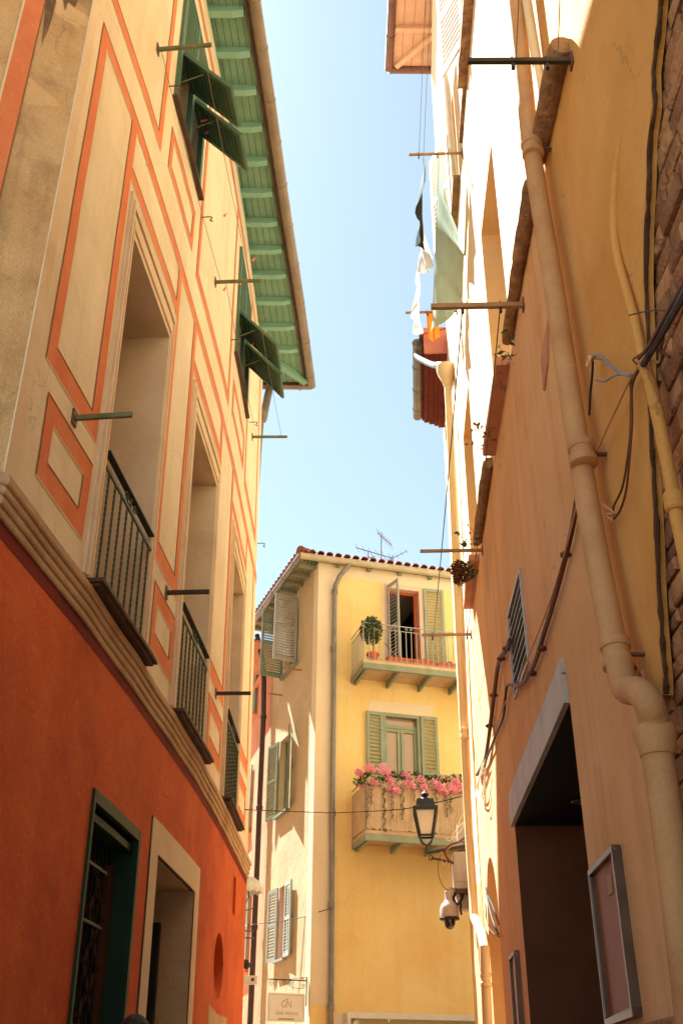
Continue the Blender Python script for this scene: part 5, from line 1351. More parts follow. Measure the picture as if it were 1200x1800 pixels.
for s in (sL2 + .3, sL2 + 2.8): w.tube([(s, BP - .25, zt2), (s, BP - .25, rt2 + .16)], 0.008, 5)
w.build('drying_wires', M['white'], bal2, WY)
# flowers on the lower balcony rail
ga = thing('flower_garland', 'garland of pink and cream flowers with trailing mauve blossom along the lower balcony rail', 'flowers', tuple(WY.P(sL2 + 1.2, BP, zt2 + .5)))
w = MB(); r = random.Random(11)
def WYp(s, d, z): return WY.P(s, d, z)
clus = [(630, 1358, .07), (648, 1350, .09), (672, 1352, .11), (635, 1380, .07), (690, 1385, .10), (682, 1370, .07), (712, 1362, .08), (718, 1378, .10), (738, 1370, .08), (744, 1385, .07), (764, 1378, .11), (776, 1388, .09), (790, 1384, .10), (800, 1375, .09), (808, 1385, .09), (655, 1375, .06)]
for i, (px, py, rr_) in enumerate(clus):
    if px < 640: s, z = at_off(px, py, BP * .55); s = sL2 - .02; c = aty(px, py, WY.P(sL2, BP * .6, 8).y)
    else: s, z = at_off(px, py, BP + .04); c = WYp(s, BP + .05, z)
    leaves(w, c, rr_ * 1.1, 150, 0.028, 0, 0.9, 20 + i); leaves(w, c + Vector((rr_ * .9, 0, -rr_ * .6)), rr_ * .6, 70, 0.026, 0, 0.9, 220 + i)
w.build('pink_flowers', M['pink_flower'], ga, norm=False)
w = MB()
for i in range(13):
    px = 650 + i * 12.5; s, z = at_off(px, 1372 + r.uniform(-6, 10), BP + .02); leaves(w, WYp(s, BP + .03, z), .085, 90, .026, 0, .9, 50 + i)
w.build('cream_flowers', M['white_flower'], ga, norm=False)
w = MB()
for i in range(24):
    px = 628 + i * 8; s, z = at_off(px, 1368 + r.uniform(-6, 8), BP); leaves(w, WYp(s, BP - .01, z), .09, 70, .028, 0, .9, 80 + i)
for px, ln in ((674, .85), (706, .6), (748, .5), (790, .5), (765, .35)):
    s, z = at_off(px, 1385, BP + .03)
    for k in range(int(ln / .03)): leaves(w, WYp(s + .02 * math.sin(k), BP + .04, z - k * .03), .03, 7, .016, 0, 1, 300 + k + px)
w.build('leaves', M['foliage'], ga, norm=False)
w = MB()
for px, ln in ((645, .62), (688, .62), (782, .60), (652, .35), (727, .3)):
    s, z = at_off(px, 1385, BP + .03)
    for k in range(int(ln / .025)): leaves(w, WYp(s + .015 * math.sin(k * 1.3), BP + .045, z - k * .025), .045 * (1 - .6 * k * .025 / ln), 12, .013, 0, 1, 500 + k + px)
w.build('mauve_blossom', M['mauve_flower'], ga, norm=False)
# plants on the upper balcony
pc = WYp(sL + .25, BP - .15, zt)
t = thing('potted_shrub', 'round leafy shrub in a terracotta pot at the left end of the upper balcony', 'potted plant', tuple(pc))
def pot(c, r_, h, par, m_='pot'):
    w = MB(); w.lathe(c, [(r_ * .68, 0), (r_ * .98, h * .8), (r_ * 1.1, h * .8), (r_ * 1.1, h), (r_ * .95, h), (r_ * .9, h * .9)], 18); return w.build('pot', M[m_], par, smooth=True)
pot(pc, 0.12, 0.20, t)
w = MB(); w.tube([pc + Vector((0, 0, .1)), pc + Vector((.02, 0, .45)), pc + Vector((-.02, 0, .75))], 0.012, 6); w.build('stem', M['dry'], t)
w = MB(); leaves(w, pc + Vector((-.03, 0, .72)), .25, 900, .038, 0, 1.25, 31); w.build('crown', M['foliage'], t, norm=False)
for k in range(4):
    s = sL + .55 + k * .56; t = thing('planter', ['long terracotta planter next to the round shrub on the upper balcony', 'long terracotta planter in front of the open shutter on the upper balcony', 'long terracotta planter in front of the dark open door', 'long terracotta planter below the folded sage shutter'][k], 'planter', tuple(WYp(s + .25, BP - .15, zt)), 'planters lined up on the upper balcony')
    w = MB(); w.box(s, s + .50, BP - .22, BP - .08, zt, zt + .12); w.box(s - .01, s + .51, BP - .23, BP - .07, zt + .12, zt + .15); w.build('box', M['pot'], t, WY, bevel=.004)
    w = MB(); leaves(w, WYp(s + .25, BP - .15, zt + .17), .06, 30 + 25 * k, .02, 0, .6, 60 + k); w.build('seedlings', M['foliage'], t, norm=False)
pc = WYp(sL + 2.35, BP - .2, zt)
t = thing('potted_plant', 'dark dead plant in a terracotta pot at the right end of the upper balcony', 'potted plant', tuple(pc))
pot(pc, 0.11, 0.2, t); w = MB(); leaves(w, pc + Vector((0, 0, .5)), .13, 160, .03, 0, 2.2, 33); w.build('crown', M['dry'], t, norm=False)
w = MB(); p0, p1 = WYp(sL + .55, BP - .3, zt + .55), WYp(sL + .95, BP - .2, zt + .02)
w.tube([p0, p1], .014, 6); w.build('broom_stick', M['wood'], label='wooden stick leaning beside the round shrub on the upper balcony', cat='stick')
# downpipe of the yellow house
t = thing('drainpipe', 'grey zinc downpipe running down the corner of the yellow house', 'drainpipe', tuple(WY.P(0.8, 0.08, GZ)))
pp = [yed(1.15, ZE - .02, .02)] + wallpath(WY, [(597, 1012), (589, 1030), (588, 1048)], [.22, .12, .09]) + wallpath(WY, [(587, 1120), (586, 1250), (584, 1400), (583, 1550), (582, 1700), (581, 1790)], .09)
pp.append(Vector((pp[-1].x, pp[-1].y, GZ)))
w = MB(); w.tube(pp, .05, 12); w.build('pipe', M['zinc'], t, smooth=True)
for q in ((588, 1040), (586, 1140), (584, 1430), (582, 1590), (581, 1770)):
    c = wallpath(WY, [q], .09)[0]; w = MB(); w.lathe(c, [(.05, -.06), (.062, -.05), (.062, .05), (.05, .06)], 12); w.box(c.x - .02, c.x + .02, c.y, c.y + .1, c.z - .015, c.z + .015); w.build('bracket', M['zinc'], t, smooth=True)
# shop awning frame at the foot
t = thing('shop_awning', 'white framed shop awning at the foot of the yellow house', 'awning', tuple(WY.P(2.0, 0.2, 2.6)))
a = WY.uv(610, 1779, .25); 
w = MB(); w.box(a[0], a[0] + 3.4, .0, .28, a[1] - .09, a[1]); w.box(a[0], a[0] + .06, .0, .28, a[1] - .8, a[1] - .09); w.build('frame', M['white'], t, WY, bevel=.006)
w = MB(); w.box(a[0] + .06, a[0] + 3.4, .10, .14, a[1] - .8, a[1] - .09); w.build('valance', M['sign_panel2'], t, WY)
w = MB(); leaves(w, WY.P(a[0] + .16, .30, a[1] - .2), .06, 90, .03, 0, 1, 71); w.build('rosette', M['sign_white'], t, norm=False)
w = MB(); c = WY.P(a[0] + .74, .32, a[1] - .1); w.lathe(c, [(.015, 0), (.02, -.03), (.008, -.05)], 8, ax=(0, 0, 1)); w.build('lamp', M['white'], t)
# stain patches on the facade: bare patch below the upper balcony
w = MB(); q = WY.quad([(650, 1232), (760, 1240), (762, 1256), (742, 1262), (648, 1250)]); w.prism(q, 0.003, 0.006); w.build('plaster_patch', M['quoin'], YH, WY)
# windows of the side wall
def side_window(o, mrev, mfr):
    r_ = facade_opening(WC, o, 0.18, None, YH, mrev); s0, s1, z0, z1 = o
    w = MB(); w.box(s0, s0 + .05, -.17, -.12, z0, z1); w.box(s1 - .05, s1, -.17, -.12, z0, z1); w.box((s0 + s1) / 2 - .03, (s0 + s1) / 2 + .03, -.17, -.12, z0, z1); w.box(s0, s1, -.17, -.125, z1 - .05, z1)
    w.build('window_frame', mfr, r_, WC)
    w = MB(); w.box(s0 + .05, s1 - .05, -.165, -.15, z0, z1); w.build('pane', M['pane'], r_, WC)
    w = MB(); w.box(s0 - .08, s1 + .08, -.02, .09, z0 - .05, z0); w.build('sill', mfr, r_, WC)
    return r_
ct = side_window(CT, M['peach'], M['greengrey'])
leaf_at('shutter', M['greyshut'], ct, WC, CT[0] - .02, CT[2] - .02, .56, CT[3] - CT[2] + .06, 96, .04, n=24, hinge=1)
leaf_at('shutter', M['greengrey'], ct, WC, CT[1] + .02, CT[2] - .02, .56, CT[3] - CT[2] + .06, 84, .04, n=24, hinge=-1)
cm = side_window(CM, M['peach'], M['greengrey'])
leaf_at('shutter', M['greengrey'], cm, WC, CM[0], CM[2], .5, CM[3] - CM[2], 163, .04, n=26, hinge=1)
leaf_at('shutter', M['greengrey'], cm, WC, CM[1], CM[2], .5, CM[3] - CM[2], 170, .04, n=26, hinge=-1)
cl = side_window(CL, M['lilac'], M['greyshut'])
leaf_at('shutter', M['shutblue'], cl, WC, CL[0], CL[2], .46, CL[3] - CL[2], 177, .04, n=22, hinge=1)
leaf_at('shutter', M['shutblue'], cl, WC, CL[1], CL[2], .46, CL[3] - CL[2], 173, .04, n=22, hinge=-1)
# small metal bracket bar at the top window
s_, z_ = WC.uv(530, 1178); w = MB(); w.beam(WC.P(s_, 0, z_), WC.P(s_ + .05, .42, z_ + .0), .03, .03); w.build('shutter_bar', M['wood'], label='short pale bar below the grey white shutter near the corner of the yellow house', cat='bar')
s_, z_ = WC.uv(496, 1222); w = MB(); w.beam(WC.P(s_, 0, z_), WC.P(s_, .36, z_), .025, .025); w.build('shutter_bar', M['wood'], label='short bar below the open green shutter on the peach side wall', cat='bar')
# antennas
def antenna(px, py_top, py_bot, y, els, label):
    a = aty(px, py_bot, y); b = aty(px + 1, py_top, y); a.z -= .5
    t = thing('tv_antenna', label, 'antenna', tuple(a)); w = MB(); w.tube([a, b], .014, 6); w.build("mast", M['zinc'], t)
    w = MB()
    for (f, dx, dz, n, ln) in els:
        c = a + (b - a) * f; e = c + Vector((dx, 0.1, dz)); w.tube([c - (e - c) * .4, e], .012, 5)
        for i in range(n):
            p = c - (e - c) * .35 + (e - c) * (1.3 * i / max(1, n - 1)); w.tube([p - Vector((.05, ln, 0)), p + Vector((.05, ln, 0))], .005, 4)
    w.build('aerial', M['zinc'], t)
antenna(669, 936, 992, 21.3, [(.93, .25, -.2, 7, .25), (.55, -.6, .25, 6, .2), (.25, .7, .1, 4, .12)], 'tall television antenna on the tiled roof')
antenna(646, 970, 994, 21.2, [(.8, .15, .1, 3, .1), (.4, .5, -.02, 2, .08)], 'short antenna mast left of the tall one on the tiled roof')
antenna(689, 976, 996, 21.3, [(.9, .35, .25, 5, .12), (.7, .3, -.2, 4, .1)], 'small slanting antenna right of the tall one on the tiled roof')
# ================================================================== SALMON HOUSE
SH = thing('salmon_house', 'salmon orange house squeezed between the beige house and the yellow corner house', 'building', (-4.0, 26.0, GZ))
w = MB(); ZS = 11.35
S1_ = (0.95, 1.75, 8.15, 10.1); S2_ = (1.0, 1.8, 5.0, 7.2); S3_ = (0.9, 1.5, 3.2, 4.9)
S1_ = WS.rect((440, 1178), (453, 1170), (440, 1268), (453, 1255)); S2_ = WS.rect((432, 1362), (445, 1353), (430, 1472), (441, 1462)); S3_ = WS.rect((430, 1560), (441, 1556), (424, 1715), (436, 1700))
w.holed(rc(0, 8, 0, ZS), []); w.build('wall', M['salmon'], SH, WS, norm=False)
w = MB(); a, b = WS.P(0, 0, 0), WS.P(8, 0, 0); w.add([(b.x, b.y, 0), (b.x + 6, b.y, 0), (b.x + 6, b.y, ZS), (b.x, b.y, ZS), (a.x, a.y, ZS), (a.x + 6, a.y + 2, ZS)], [(0, 1, 2, 3), (4, 3, 2, 5)]); w.build('rear_wall', M['salmon'], SH, norm=False)
w = MB(); w.box(0, 8, -.1, .5, ZS, ZS + .06); w.box(0, 8, 0, .08, ZS - .35, ZS - .2); rf = w.build('roof', M['salmon'], SH, WS)
w = MB(); w.tube([(0, .52, ZS + .05), (8, .52, ZS + .05)], .06, 10); w.build('gutter', M['zinc'], rf, WS, smooth=True)
for o, m_, nm in ((S1_, 'greengrey', 'closed grey green shutter'), (S2_, 'shutpale', ''), (S3_, 'sage', '')):
    w = MB(); louvre_leaf(w, o[1] - o[0] + .25, o[3] - o[2], n=26, t=.04); w2 = MB(); w2.merge(w, lambda v: Vector((o[0] - .05 + v.x, .03 + v.y, o[2] + v.z))); w2.build('shutter', M[m_], SH, WS)
    w = MB(); w.box(o[0] - .1, o[1] + .25, 0, .12, o[2] - .07, o[2] - .02); w.build('sill', M['salmon'], SH, WS)
# dark downpipe where the two houses meet
pp = wallpath(WC, [(464, 1195), (463, 1260), (460, 1330), (456, 1420), (452, 1520), (447, 1630), (443, 1722)], .14)
t = thing('drainpipe', 'dark brown downpipe between the salmon house and the yellow corner house', 'drainpipe', tuple(pp[-1]))
w = MB(); w.tube([pp[0] + Vector((-.25, .3, 1.3)), pp[0] + Vector((-.05, 0.05, .5))] + pp + [Vector((pp[-1].x, pp[-1].y, 2.2))], .062, 12); w.build('pipe', M['pipe_dark'], t, smooth=True)
for q in (1, 3, 5):
    w = MB(); w.lathe(pp[q], [(.06, -.05), (.078, -.04), (.078, .04), (.06, .05)], 12); w.build('collar', M['pipe_dark'], t, smooth=True)
def wcable(pts, r_, m_, label, n=5, cat='cable', grp=None):
    w = MB(); w.tube(smoothpath(pts, n), r_, 6); w.build('cable', M[m_], smooth=True, label=label, cat=cat, group=grp)
wcable([WL.P(WL.uv(430, 1423)[0], 0.0, WL.uv(430, 1423)[1]), aty(470, 1425, 16), aty(585, 1429, 19.8)], .008, 'cable_black', 'thin cable from the beige house across to the zinc downpipe')
wcable([aty(585, 1429, 19.8), aty(700, 1423, 18), aty(770, 1410, 17), aty(816, 1398, 16.2)], .008, 'cable_black', 'thin cable crossing in front of the flowered balcony')
wcable([aty(445, 1625, 22), aty(520, 1615, 20.6), aty(560, 1603, 20), aty(582, 1597, 19.9)], .007, 'cable_black', 'thin cable across the lower peach wall to the zinc downpipe')
# white fringed parasol edge, white bracket sign and street lamp arm near the salmon house
t = thing('fringed_parasol', 'white fringed parasol catching the sun by the dark downpipe', 'parasol', tuple(aty(440, 1552, 20.5)))
c = aty(437, 1556, 20.5); w = MB(); n = 22
v = [c + Vector((0, 0, .17))]
for ring, (rr_, hh) in enumerate(((.10, .14), (.2, .06), (.27, -.04), (.26, -.12))):
    for i in range(n): a = 2 * math.pi * i / n; q = rr_ * (1 + .08 * (i % 2)); v.append(c + Vector((q * math.cos(a), q * math.sin(a), hh - .04 * (i % 2) * (ring > 1))))
f = [(0, 1 + i, 1 + (i + 1) % n) for i in range(n)] + [(1 + r_ * n + i, 1 + r_ * n + (i + 1) % n, 1 + (r_ + 1) * n + (i + 1) % n, 1 + (r_ + 1) * n + i) for r_ in range(3) for i in range(n)]
w.add(v, f); w.build('canopy', M['white'], t, norm=False)
w = MB(); w.tube([c + Vector((0, 0, .15)), c + Vector((0, .1, -.2)), c + Vector((-.1, .6, -.25))], .012, 6); w.build('arm', M['rail_dark'], t)
c = aty(440, 1724, 19.5)
t = thing('alarm_box', 'small white box with a red square near the foot of the dark downpipe', 'alarm box', tuple(c))
w = MB(); w.box(c.x - .10, c.x + .12, c.y - .05, c.y + .05, c.z - .06, c.z + .08); w.beam((c.x - .4, c.y, c.z - .2), (c.x - .08, c.y, c.z), .05, .05); w.build('housing', M['white'], t, bevel=.01)
w = MB(); w.box(c.x + .02, c.x + .07, c.y - .056, c.y - .05, c.z - .01, c.z + .04); w.build('red_square', M['tin_red'], t)
w = MB(); w.lathe((c.x - .13, c.y, c.z + .22), [(.0, .0), (.09, .03), (.1, .08), (.03, .14)], 12, ax=(.4, -.5, .6)); w.build('lamp_head', M['rail_dark'], t)
w = MB()
for z in (1636, 1648):
    a, b = aty(424, z, 19), aty(446, z + 1, 21); w.tube([a, b], .012, 5)
a = aty(432, 1600, 19.6); w.tube([a, aty(446, 1596, 21)], .012, 5)
w.build('iron_bracket', M['rail_dark'], label='small iron bracket between the beige house and the dark downpipe', cat='bracket')
# ================================================================== HANGING SIGN
sb = WC.P(0.10, 0, 3.4); P0 = aty(543, 1718, sb.y); nC = Vector((WC.n[0].x, WC.n[0].y, 0))
t = thing('hanging_sign', 'white sign with a gold monogram hanging from a scrolled iron bracket', 'sign', tuple(P0))
P0 = WC.P(0.12, 0.03, aty(543, 1724, sb.y).z)
P1 = P0 + nC * 0.0
def spx(px, py):   # point on the sign's own plane, square to the wall
    r = ray(px, py); m = Vector((WC.t[0].x, WC.t[0].y, 0)); k = (P0 - CAM).dot(m) / r.dot(m); return CAM + r * k
def SN(a, z, o=0): return P0 + nC * a + Vector((0, 0, z)) + Vector((WC.t[0].x, WC.t[0].y, 0)) * o
wd = (spx(472, 1722) - P0).dot(nC)
w = MB(); w.beam(SN(0, -.42), SN(0, .06), .022, .022); w.beam(SN(0, 0), SN(wd, 0.0), .018, .018)
def scroll(cx, cz, r_, d=1, tn=1.4):
    pts = [SN(cx + d * r_ * (1 - t_ / 20) * math.cos(t_ * .5 * tn), cz + r_ * (1 - t_ / 20) * math.sin(t_ * .5 * tn)) for t_ in range(18)]; w.tube(pts, .004, 5)
for cx, cz, r_, d in ((.06, -.09, .04, 1), (.30, -.05, .045, 1), (.42, -.05, .045, -1), (wd - .05, -.07, .05, 1), (.08, .03, .03, 1)): scroll(cx, cz, r_, d)
w.tube(smoothpath([SN(0, .055), SN(.2, .03), SN(.4, .0)], 4), .004, 5); w.tube(smoothpath([SN(.06, -.13), SN(.25, -.12), SN(.4, -.04)], 4), .004, 5)
w.tube([SN(wd * .35, 0), SN(wd * .35, -.16)], .004, 5); w.tube([SN(wd * .78, 0), SN(wd * .78, -.16)], .004, 5)
w.build('iron_bracket', M['rail_dark'], t)
tl, tr, bl, br_ = spx(471, 1744), spx(536, 1748), spx(468, 1795), spx(533, 1797)
a0, a1 = (tl - P0).dot(nC), (tr - P0).dot(nC); zt_, zb_ = (tl.z + tr.z) / 2 - P0.z, (bl.z + br_.z) / 2 - P0.z
w = MB(); vv = [SN(a, z, o) for o in (-.012, .012) for a, z in ((a0, zb_), (a1, zb_), (a1, zt_), (a0, zt_))]
w.add(vv, [(0, 1, 2, 3), (7, 6, 5, 4), (0, 4, 5, 1), (1, 5, 6, 2), (2, 6, 7, 3), (3, 7, 4, 0)]); bd = w.build('board', M['sign_white'], t)
def text_mesh(body, size, ac, zc, name, mat_, shear=0.0, squash=1.0):
    cu = bpy.data.curves.new(name, 'FONT'); cu.body = body; cu.size = size; cu.align_x = 'CENTER'; cu.align_y = 'CENTER'; cu.extrude = 0.0015; cu.shear = shear
    ob = bpy.data.objects.new(name, cu); dg = bpy.context.evaluated_depsgraph_get()
    col.objects.link(ob); bpy.context.view_layer.update(); me = bpy.data.meshes.new_from_object(ob.evaluated_get(bpy.context.evaluated_depsgraph_get()))
    bpy.data.objects.remove(ob)
    wq = MB(); wq.add([SN(ac - v.co.x * squash, zc + v.co.y, -.0135 - abs(v.co.z) * 1.0) for v in me.vertices], [tuple(p.vertices) for p in me.polygons])
    return wq.build(name, M[mat_], t)
ac = (a0 + a1) / 2; hgt = zt_ - zb_; fr_ = abs(a1 - a0)
text_mesh('GN', hgt * .36, ac, zb_ + hgt * .60, 'monogram', 'gold', 0, .8)
text_mesh('Gaia Natura', hgt * .19, ac, zb_ + hgt * .30, 'lettering', 'gold', 0.35, 1.0)
w = MB()
def sbox(x0, x1, z0, z1):
    vv = [SN(a, z, o) for o in (-.0155, -.0125) for a, z in ((x0, z0), (x1, z0), (x1, z1), (x0, z1))]; w.add(vv, [(0, 1, 2, 3), (7, 6, 5, 4), (0, 4, 5, 1), (1, 5, 6, 2), (2, 6, 7, 3), (3, 7, 4, 0)])
xs = sorted((a0, a1)); mg = .03
sbox(ac - fr_ * .2, ac + fr_ * .2, zb_ + hgt * .06, zb_ + hgt * .12)
for q in ((xs[0] + mg, xs[1] - mg, zb_ + mg, zb_ + mg + .004), (xs[0] + mg, xs[1] - mg, zt_ - mg, zt_ - mg + .004), (xs[0] + mg, xs[0] + mg + .004, zb_ + mg, zt_ - mg), (xs[1] - mg, xs[1] - mg + .004, zb_ + mg, zt_ - mg)): sbox(*q)
for i in (-1, 0, 1): sbox(ac + i * .02 - .006, ac + i * .02 + .006, zb_ + hgt * .76, zb_ + hgt * (.80 + .02 * (i == 0)))
w.build('gold_ornament', M['gold'], t)
# ================================================================== LANTERN, BOX, CAMERA
# mounted on the corner house, arms reach out over the alley
LY = 15.9
Lc = aty(749, 1478, LY)                       # foot of the lantern body
lt = thing('wall_lantern', 'black street lantern with milky panes on an iron arm in front of the flowered balcony', 'street lantern', tuple(Lc))
zT = aty(749, 1409, LY).z; zB = aty(749, 1470, LY).z; zR = aty(749, 1425, LY).z
wt = (aty(772, 1425, LY).x - aty(727, 1425, LY).x) / 2 * .86; wb = (aty(762, 1470, LY).x - aty(737, 1470, LY).x) / 2 * .9
rot = R(-4); cx, cy = Lc.x, Lc.y
def LQ(x, y, z): return Vector((cx + x * math.cos(rot) - y * math.sin(rot), cy + x * math.sin(rot) + y * math.cos(rot), z))
w = MB()
cs = [(-1, -1), (1, -1), (1, 1), (-1, 1)]
for sx, sy in cs: w.beam(LQ(sx * wb, sy * wb, zB), LQ(sx * wt, sy * wt, zR), .034, .034)
for i in range(4):
    a, b = cs[i], cs[(i + 1) % 4]
    w.beam(LQ(a[0] * wt, a[1] * wt, zR), LQ(b[0] * wt, b[1] * wt, zR), .04, .045); w.beam(LQ(a[0] * wb, a[1] * wb, zB), LQ(b[0] * wb, b[1] * wb, zB), .025, .03)
w.build('lantern_frame', M['lamp_black'], lt)
w = MB(); wt2 = wt * 1.12; wm = wt * .74
v = [LQ(sx * wt2, sy * wt2, zR + .01) for sx, sy in cs] + [LQ(sx * wt2, sy * wt2, zR + .035) for sx, sy in cs] + [LQ(sx * wt * .88, sy * wt * .88, zR + .05) for sx, sy in cs] + [LQ(sx * wm, sy * wm, zT + .02) for sx, sy in cs]
f = [(0, 1, 2, 3)]
for k in range(3):
    for i in range(4): f.append((k * 4 + i, k * 4 + (i + 1) % 4, k * 4 + 4 + (i + 1) % 4, k * 4 + 4 + i))
f.append((12, 13, 14, 15)); w.add(v, f)
w.lathe(LQ(0, 0, zT + .02), [(wm * .8, 0), (wm * .5, .03), (.03, .05), (.05, .07), (wm * .55, .085), (wm * .5, .10), (.02, .13), (.004, .15)], 16)
w.build('lantern_roof', M['lamp_black'], lt)
w = MB(); q = .92
w.add([LQ(sx * wb * q, sy * wb * q, zB + .01) for sx, sy in cs] + [LQ(sx * wt * q, sy * wt * q, zR) for sx, sy in cs], [(0, 1, 5, 4), (1, 2, 6, 5), (2, 3, 7, 6), (3, 0, 4, 7), (0, 3, 2, 1)])
w.build('panes', M['lamp_glass'], lt)
zA = aty(752, 1500, LY).z; zc_ = aty(750, 1486, LY).z
w = MB()
for sx, sy in cs: w.tube(smoothpath([LQ(sx * wb, sy * wb, zB), LQ(sx * wb * .7, sy * wb * .7, zB - .09), LQ(0, 0, zc_)], 4), .010, 6)
w.tube([LQ(0, 0, zc_ + .01), LQ(0, 0, zA)], .018, 8)
wallx = WR.P(15.0, 0, 5)
A1 = Vector((cx, cy, zA)); A2 = Vector((WR.P(14.0, 0, 5).x, cy, aty(815, 1485, LY).z)); w.beam(A1, A2, .035, .04)
B1 = aty(757, 1508, LY); B2 = Vector((A2.x, cy, aty(810, 1523, LY).z)); w.beam(B1, B2, .022, .03)
w.tube([B1 + Vector((.035 * math.cos(a), 0, .035 * math.sin(a))) for a in [2 * math.pi * k / 12 for k in range(12)]], .008, 6, closed=True)
w.build('iron_arm', M['lamp_black'], lt)
def bxpx(x0, y0, x1, y1, yd, dep):
    a = aty(x0, y0, yd); b = aty(x1, y1, yd); return (a.x, b.x, yd, yd + dep, b.z, a.z)
bb = bxpx(796, 1497, 830, 1562, 15.55, .28)
t = thing('junction_box', 'pinkish grey electrical cabinet on the corner house just right of the lantern arm', 'electrical box', (bb[0], bb[2], bb[4]))
w = MB(); w.box(*bb); w.build('cabinet', M['cam_grey'], t, bevel=.01)
w = MB(); w.box(bb[0] + .03, bb[1] - .05, bb[2] - .008, bb[2], bb[4] + .1, bb[5] - .03); w.build('door', M['cam_grey'], t, bevel=.003)
w = MB(); w.box(bb[0] + .01, bb[1], bb[2] - .01, bb[3], bb[4] - .06, bb[4] - .001); w.build('cable_tray', M['slate'], t)
b3 = bxpx(802, 1572, 830, 1598, 15.7, .22)
t = thing('junction_box', 'small grey box mounted beside the dome camera', 'electrical box', (b3[0], b3[2], b3[4])); w = MB(); w.box(*b3); w.build('cabinet', M['cam_grey'], t, bevel=.01)
b4 = bxpx(803, 1448, 822, 1478, 15.9, .2)
t = thing('junction_box', 'small grey box above the lantern arm wrapped in white wires', 'electrical box', (b4[0], b4[2], b4[4])); w = MB(); w.box(*b4); w.build('cabinet', M['cam_grey'], t, bevel=.01)
# dome camera
cc = aty(789, 1600, 15.6); r_ = (aty(806, 1600, 15.6).x - aty(773, 1600, 15.6).x) / 2
dc = thing('dome_camera', 'grey dome surveillance camera hanging below the electrical cabinet', 'security camera', tuple(cc))
zt_c = aty(789, 1574, 15.6).z; zb_c = aty(789, 1614, 15.6).z
H = zt_c - zb_c
w = MB(); w.lathe((cc.x, cc.y, zb_c), [(r_ * .9, 0), (r_, .01), (r_, H * .42), (r_ * .82, H * .58), (r_ * .5, H * .74), (r_ * .42, H * .8), (r_ * .42, H * 1.15), (r_ * .3, H * 1.2)], 24); w.build('housing', M['cam_grey'], dc, smooth=True)
w = MB(); w.lathe((cc.x, cc.y, zb_c), [(r_ * .9, .012), (r_ * 1.08, -.002), (r_ * 1.06, -.02), (r_ * .8, -.024)], 24); w.build('rim', M['lamp_black'], dc, smooth=True)
w = MB(); w.lathe((cc.x, cc.y, zb_c - .02), [(r_ * .62, 0), (r_ * .62, -.04), (r_ * .55, -.08), (r_ * .38, -.115), (r_ * .15, -.13), (0.001, -.133)], 24); w.build('dome', M['dome'], dc, smooth=True)
w = MB(); w.tube(smoothpath([(cc.x, cc.y, zt_c + .05), (cc.x + .05, cc.y, zt_c + .1), (cc.x + .14, cc.y + .03, zt_c + .02), (b3[0] + .05, cc.y + .12, b3[5] - .08)], 5), .022, 8); w.build('mount', M['cam_grey'], dc, smooth=True)
def lp_(pts, r_, m_, label, y=15.6, grp=None): wcable([aty(a, b, y + (c if len(q_) > 2 else 0)) for q_ in pts for a, b, c in [(*q_, 0)[:3]]], r_, m_, label, grp=grp)
lp_([(816, 1566), (808, 1562), (800, 1570), (797, 1580), (803, 1590), (812, 1578), (811, 1564)], .022, 'cable_black', 'thick black cable loop beside the dome camera')
lp_([(810, 1588), (809, 1600), (811, 1608)], .016, 'cable_black', 'stubby black cable end under the small box')
lp_([(776, 1500), (770, 1515), (771, 1540), (780, 1560), (797, 1570)], .006, 'cable_brown', 'thin brown wire looping down left of the cabinet to the dome camera')
lp_([(775, 1497), (778, 1520), (788, 1524), (782, 1505), (790, 1490), (812, 1482)], .006, 'cable_tan', 'tan wire tangle round the lantern arm')
lp_([(820, 1470), (805, 1480), (790, 1486), (782, 1498), (788, 1512), (797, 1518)], .016, 'cable_brown', 'brown cable bundle wrapped where the lantern arm meets the cabinet')
for k, pts in enumerate(([(818, 1425), (808, 1440), (802, 1465), (796, 1485)], [(820, 1430), (812, 1455), (800, 1470), (788, 1478), (782, 1470)], [(819, 1440), (800, 1460), (795, 1475), (806, 1482)])):
    lp_(pts, .006, 'cable_white', ['left', 'middle', 'right'][k] + ' strand of the white wires tangled above the lantern arm', grp='white wires above the lantern arm')
# ================================================================== PERSON walking below
PY = 5.0; hp_ = aty(238, 1787, PY)
pr = thing('person', 'dark haired person in a navy shirt walking by the green framed door', 'person', (hp_.x, PY, GZ))
HX, HY = hp_.x, PY; HT = hp_.z; Hh = HT - GZ; hh = Hh / 7.6
bm_ = bmesh.new()
J = {}
def jv(n, x, y, z): J[n] = bm_.verts.new((x, y, z))
jv('pelvis', 0, 0, Hh * .53); jv('waist', 0, .01, Hh * .60); jv('chest', 0, .0, Hh * .72); jv('neck', 0, 0, Hh * .825); jv('hbase', 0, -.01, Hh * .87)
for s_, k in ((1, 'r'), (-1, 'l')):
    jv('sh' + k, s_ * .17, 0, Hh * .80); jv('el' + k, s_ * .23, .02 + .04 * s_, Hh * .625); jv('wr' + k, s_ * .24, -.10 + .05 * s_, Hh * .49); jv('pa' + k, s_ * .235, -.13 + .05 * s_, Hh * .455)
    jv('hip' + k, s_ * .09, 0, Hh * .50); jv('kn' + k, s_ * .10, -.12 * s_, Hh * .28); jv('an' + k, s_ * .10, -.05 - .16 * s_ + .08, Hh * .045); jv('to' + k, s_ * .11, -.20 - .16 * s_ + .08, Hh * .02)
Ed = [('pelvis', 'waist'), ('waist', 'chest'), ('chest', 'neck'), ('neck', 'hbase')]
for k in 'rl': Ed += [('chest', 'sh' + k), ('sh' + k, 'el' + k), ('el' + k, 'wr' + k), ('wr' + k, 'pa' + k), ('pelvis', 'hip' + k), ('hip' + k, 'kn' + k), ('kn' + k, 'an' + k), ('an' + k, 'to' + k)]
